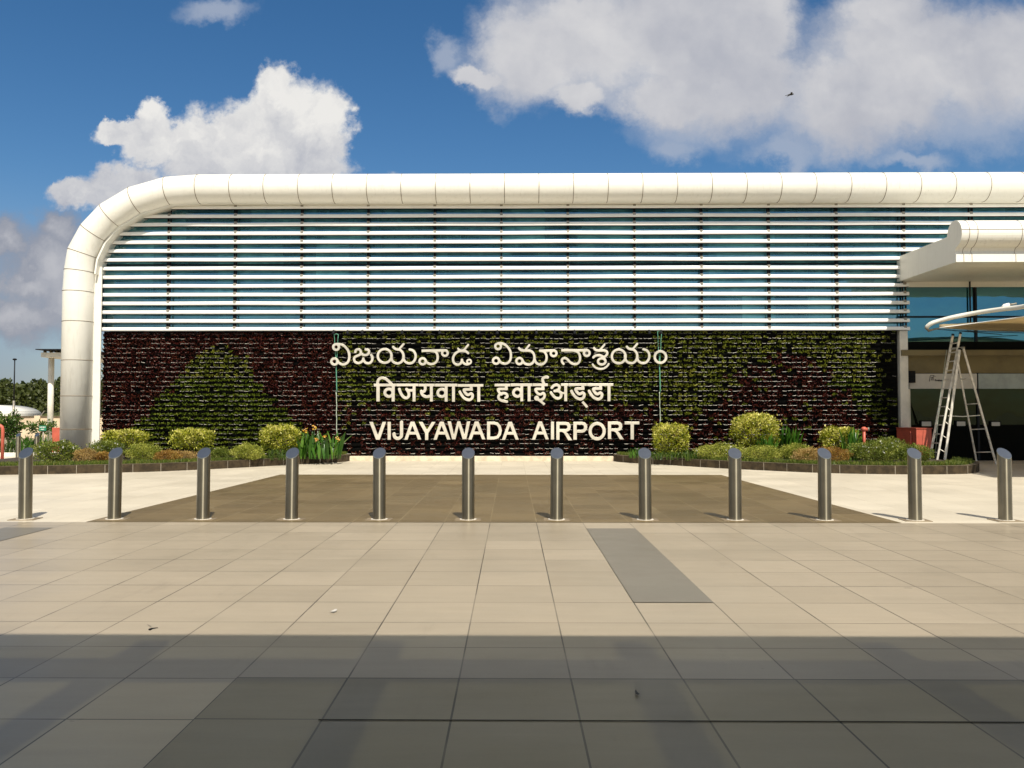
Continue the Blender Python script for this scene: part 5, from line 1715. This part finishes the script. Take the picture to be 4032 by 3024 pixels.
# two small bollards and the green sign
for i, (px, lab) in enumerate(((71, 'small plain bollard behind the red pipe, left of the pair'), (144, 'small plain bollard below the green sign, right of the pair'))):
    t = thing('small_bollard', lab, 'bollard', (at(px, 1801, 25.6).x, 25.6, 0), group='pair of small bollards at the far left')
    hz_ = at(px, 1706, 25.6).z
    b = MB(); q = t.location
    kk = math.tan(R(38)); ringa, ringb = [], []
    for j in range(24):
        an = 2 * math.pi * j / 24; x, y = math.cos(an) * .068, math.sin(an) * .068
        ringa.append(b.bm.verts.new((q.x + x, q.y + y, 0))); ringb.append(b.bm.verts.new((q.x + x, q.y + y, hz_ - .05 + y * kk)))
    for j in range(24): f = b.bm.faces.new((ringa[j], ringa[(j + 1) % 24], ringb[(j + 1) % 24], ringb[j])); f.smooth = True
    b.build('post', M_steel, t)
    b = MB(); b.bm.faces.new([b.bm.verts.new((v_[0], v_[1], v_[2])) for v_ in [(q.x + math.cos(2 * math.pi * j / 24) * .068, q.y + math.sin(2 * math.pi * j / 24) * .068, hz_ - .049 + math.sin(2 * math.pi * j / 24) * .068 * kk) for j in range(24)]])
    b.build('slanted_cap', M_steeltop, t)
gs = thing('green_sign', 'small green board reading ASSEMBLY AREA in white, on a thin post', 'sign', (at(167, 1750, 27).x, 27, 0))
a = at(153.5, 1696, 27); c_ = at(181.5, 1676, 27)
b = MB(); b.box((a.x, 27, a.z), (c_.x, 27.02, c_.z)); b.build('board', M_signgreen, gs)
b = MB(); b.tube([((a.x + c_.x) / 2, 27.05, 0), ((a.x + c_.x) / 2, 27.05, c_.z - .02)], .02, 8); b.build('post', M_bracket, gs)
M_signtext = mat('sign_text', (0.8, 0.8, 0.75), .5)
mx_ = (a.x + c_.x) / 2
text_mesh('ASSEMBLY', 0.046, 'lettering', M_signtext, gs, Vector((mx_, 26.996, a.z + (c_.z - a.z) * .60)), offset=.001)
text_mesh('AREA', 0.046, 'lettering', M_signtext, gs, Vector((mx_, 26.996, a.z + (c_.z - a.z) * .18)), offset=.001)
# red hydrant pipe
hp = thing('red_pipe', 'red painted hydrant pipe bent over at the left edge of the picture', 'pipe', (at(11, 1814, 24.0).x, 24.0, 0))
p = at(11, 1700, 24.0)
zt3 = at(5, 1675, 24).z
b = MB(); b.tube([(p.x, 24, 0), (p.x, 24, zt3 - .12), (p.x - .02, 24, zt3 - .05), (p.x - .07, 24, zt3 - .01), (p.x - .14, 24, zt3), (p.x - .8, 24, zt3)], .045, 14); b.build('pipe', M_red, hp)
b = MB(); b.tube([(p.x, 24, 0.0), (p.x, 24, .03)], .09, 16); b.tube([(p.x - .15, 24, zt3), (p.x - .17, 24, zt3)], .075, 16); b.build('flange', M_red, hp)
b = MB(); b.tube([(p.x - .8, 24, zt3), (p.x - .8, 24, 0)], .045, 14); b.build('pipe', M_red, hp)

# ------------------------------------------------------------------ bird, dragonfly, litter
M_bird = mat('dark_plumage', (0.03, 0.028, 0.026), .7)
p = at(3112, 373, 40)
b = MB()
b.tube([p + Vector((-.17, 0, -.03)), p + Vector((-.05, 0, 0)), p + Vector((.06, 0, .02)), p + Vector((.13, 0, .035)), p + Vector((.17, 0, .03))], [.012, .04, .05, .035, .008], 8)
for sgn in (-1, 1):
    for (r0, r1) in (((.07, 0, .03), (.0, .16 * sgn, .05)),):
        q = [p + Vector((.08, .02 * sgn, .03)), p + Vector((.05, .18 * sgn, .05)), p + Vector((-.10, .34 * sgn, .0)), p + Vector((-.04, .17 * sgn, .02)), p + Vector((-.03, .03 * sgn, .015))]
        b.quad(q); b.quad([v_ + Vector((0, 0, -.008)) for v_ in reversed(q)])
b.quad([p + Vector((-.12, -.02, -.01)), p + Vector((-.25, -.05, -.045)), p + Vector((-.25, .05, -.045)), p + Vector((-.12, .02, -.01))])
tag(b.build('bird', M_bird), 'small dark bird flying before the grey clouds at the upper right', 'bird')
df = thing('dragonfly', 'dark dragonfly hovering low over the sunlit paving near the shade edge', 'dragonfly', gnd(598, 2476, 0.12))
p = gnd(590, 2478, 0.12)
def dpx(x, y): return gnd(560 + x / 18.43, 2430 + y / 18.43, 0.12)
b = MB(); b.tube([dpx(480, 910), dpx(540, 890), dpx(620, 870), dpx(760, 820), dpx(900, 795), dpx(1030, 780), dpx(1150, 770)], [.004, .0062, .0068, .004, .003, .0027, .002], 8); b.build('body', M_bird, df)
M_wing = mat('wing', (0.22, 0.17, 0.10), .4)
for pts in (((640, 760), (560, 640), (330, 510), (480, 660)), ((700, 780), (640, 690), (450, 580), (580, 700)), ((820, 850), (900, 850), (1000, 880), (880, 870)), ((760, 850), (830, 870), (920, 920), (820, 890))):
    b = MB(); b.quad([dpx(*q) + Vector((0, 0, .002)) for q in pts]); b.build('wing', M_wing, df)
p = gnd(2510, 2733)
b = MB()
cr = [(2504, 2722), (2508, 2730), (2518, 2738), (2512, 2742), (2503, 2738), (2500, 2730)]
A = [gnd(*q, 0.006) + Vector((0, 0, random.uniform(0, .012))) for q in cr]
b.quad(A); b.quad([v_ + Vector((0, 0, .003)) for v_ in A]);
for i in range(6): b.quad([A[i], A[(i + 1) % 6], A[(i + 1) % 6] + Vector((0, 0, .003)), A[i] + Vector((0, 0, .003))])
tag(b.build('dry_leaf', M_bird), 'curled dark dry leaf lying on the shaded brown tiles', 'leaf')
b = MB()
cr = [(1300, 2411), (1318, 2404), (1328, 2402), (1324, 2408), (1312, 2412)]
A = [gnd(*q, 0.006) + Vector((0, 0, random.uniform(0, .01))) for q in cr]
b.quad(A); b.quad([v_ + Vector((0, 0, .002)) for v_ in A])
tag(b.build('paper_scrap', M_signwhite), 'tiny white paper scrap on the sunlit beige tiles', 'litter')
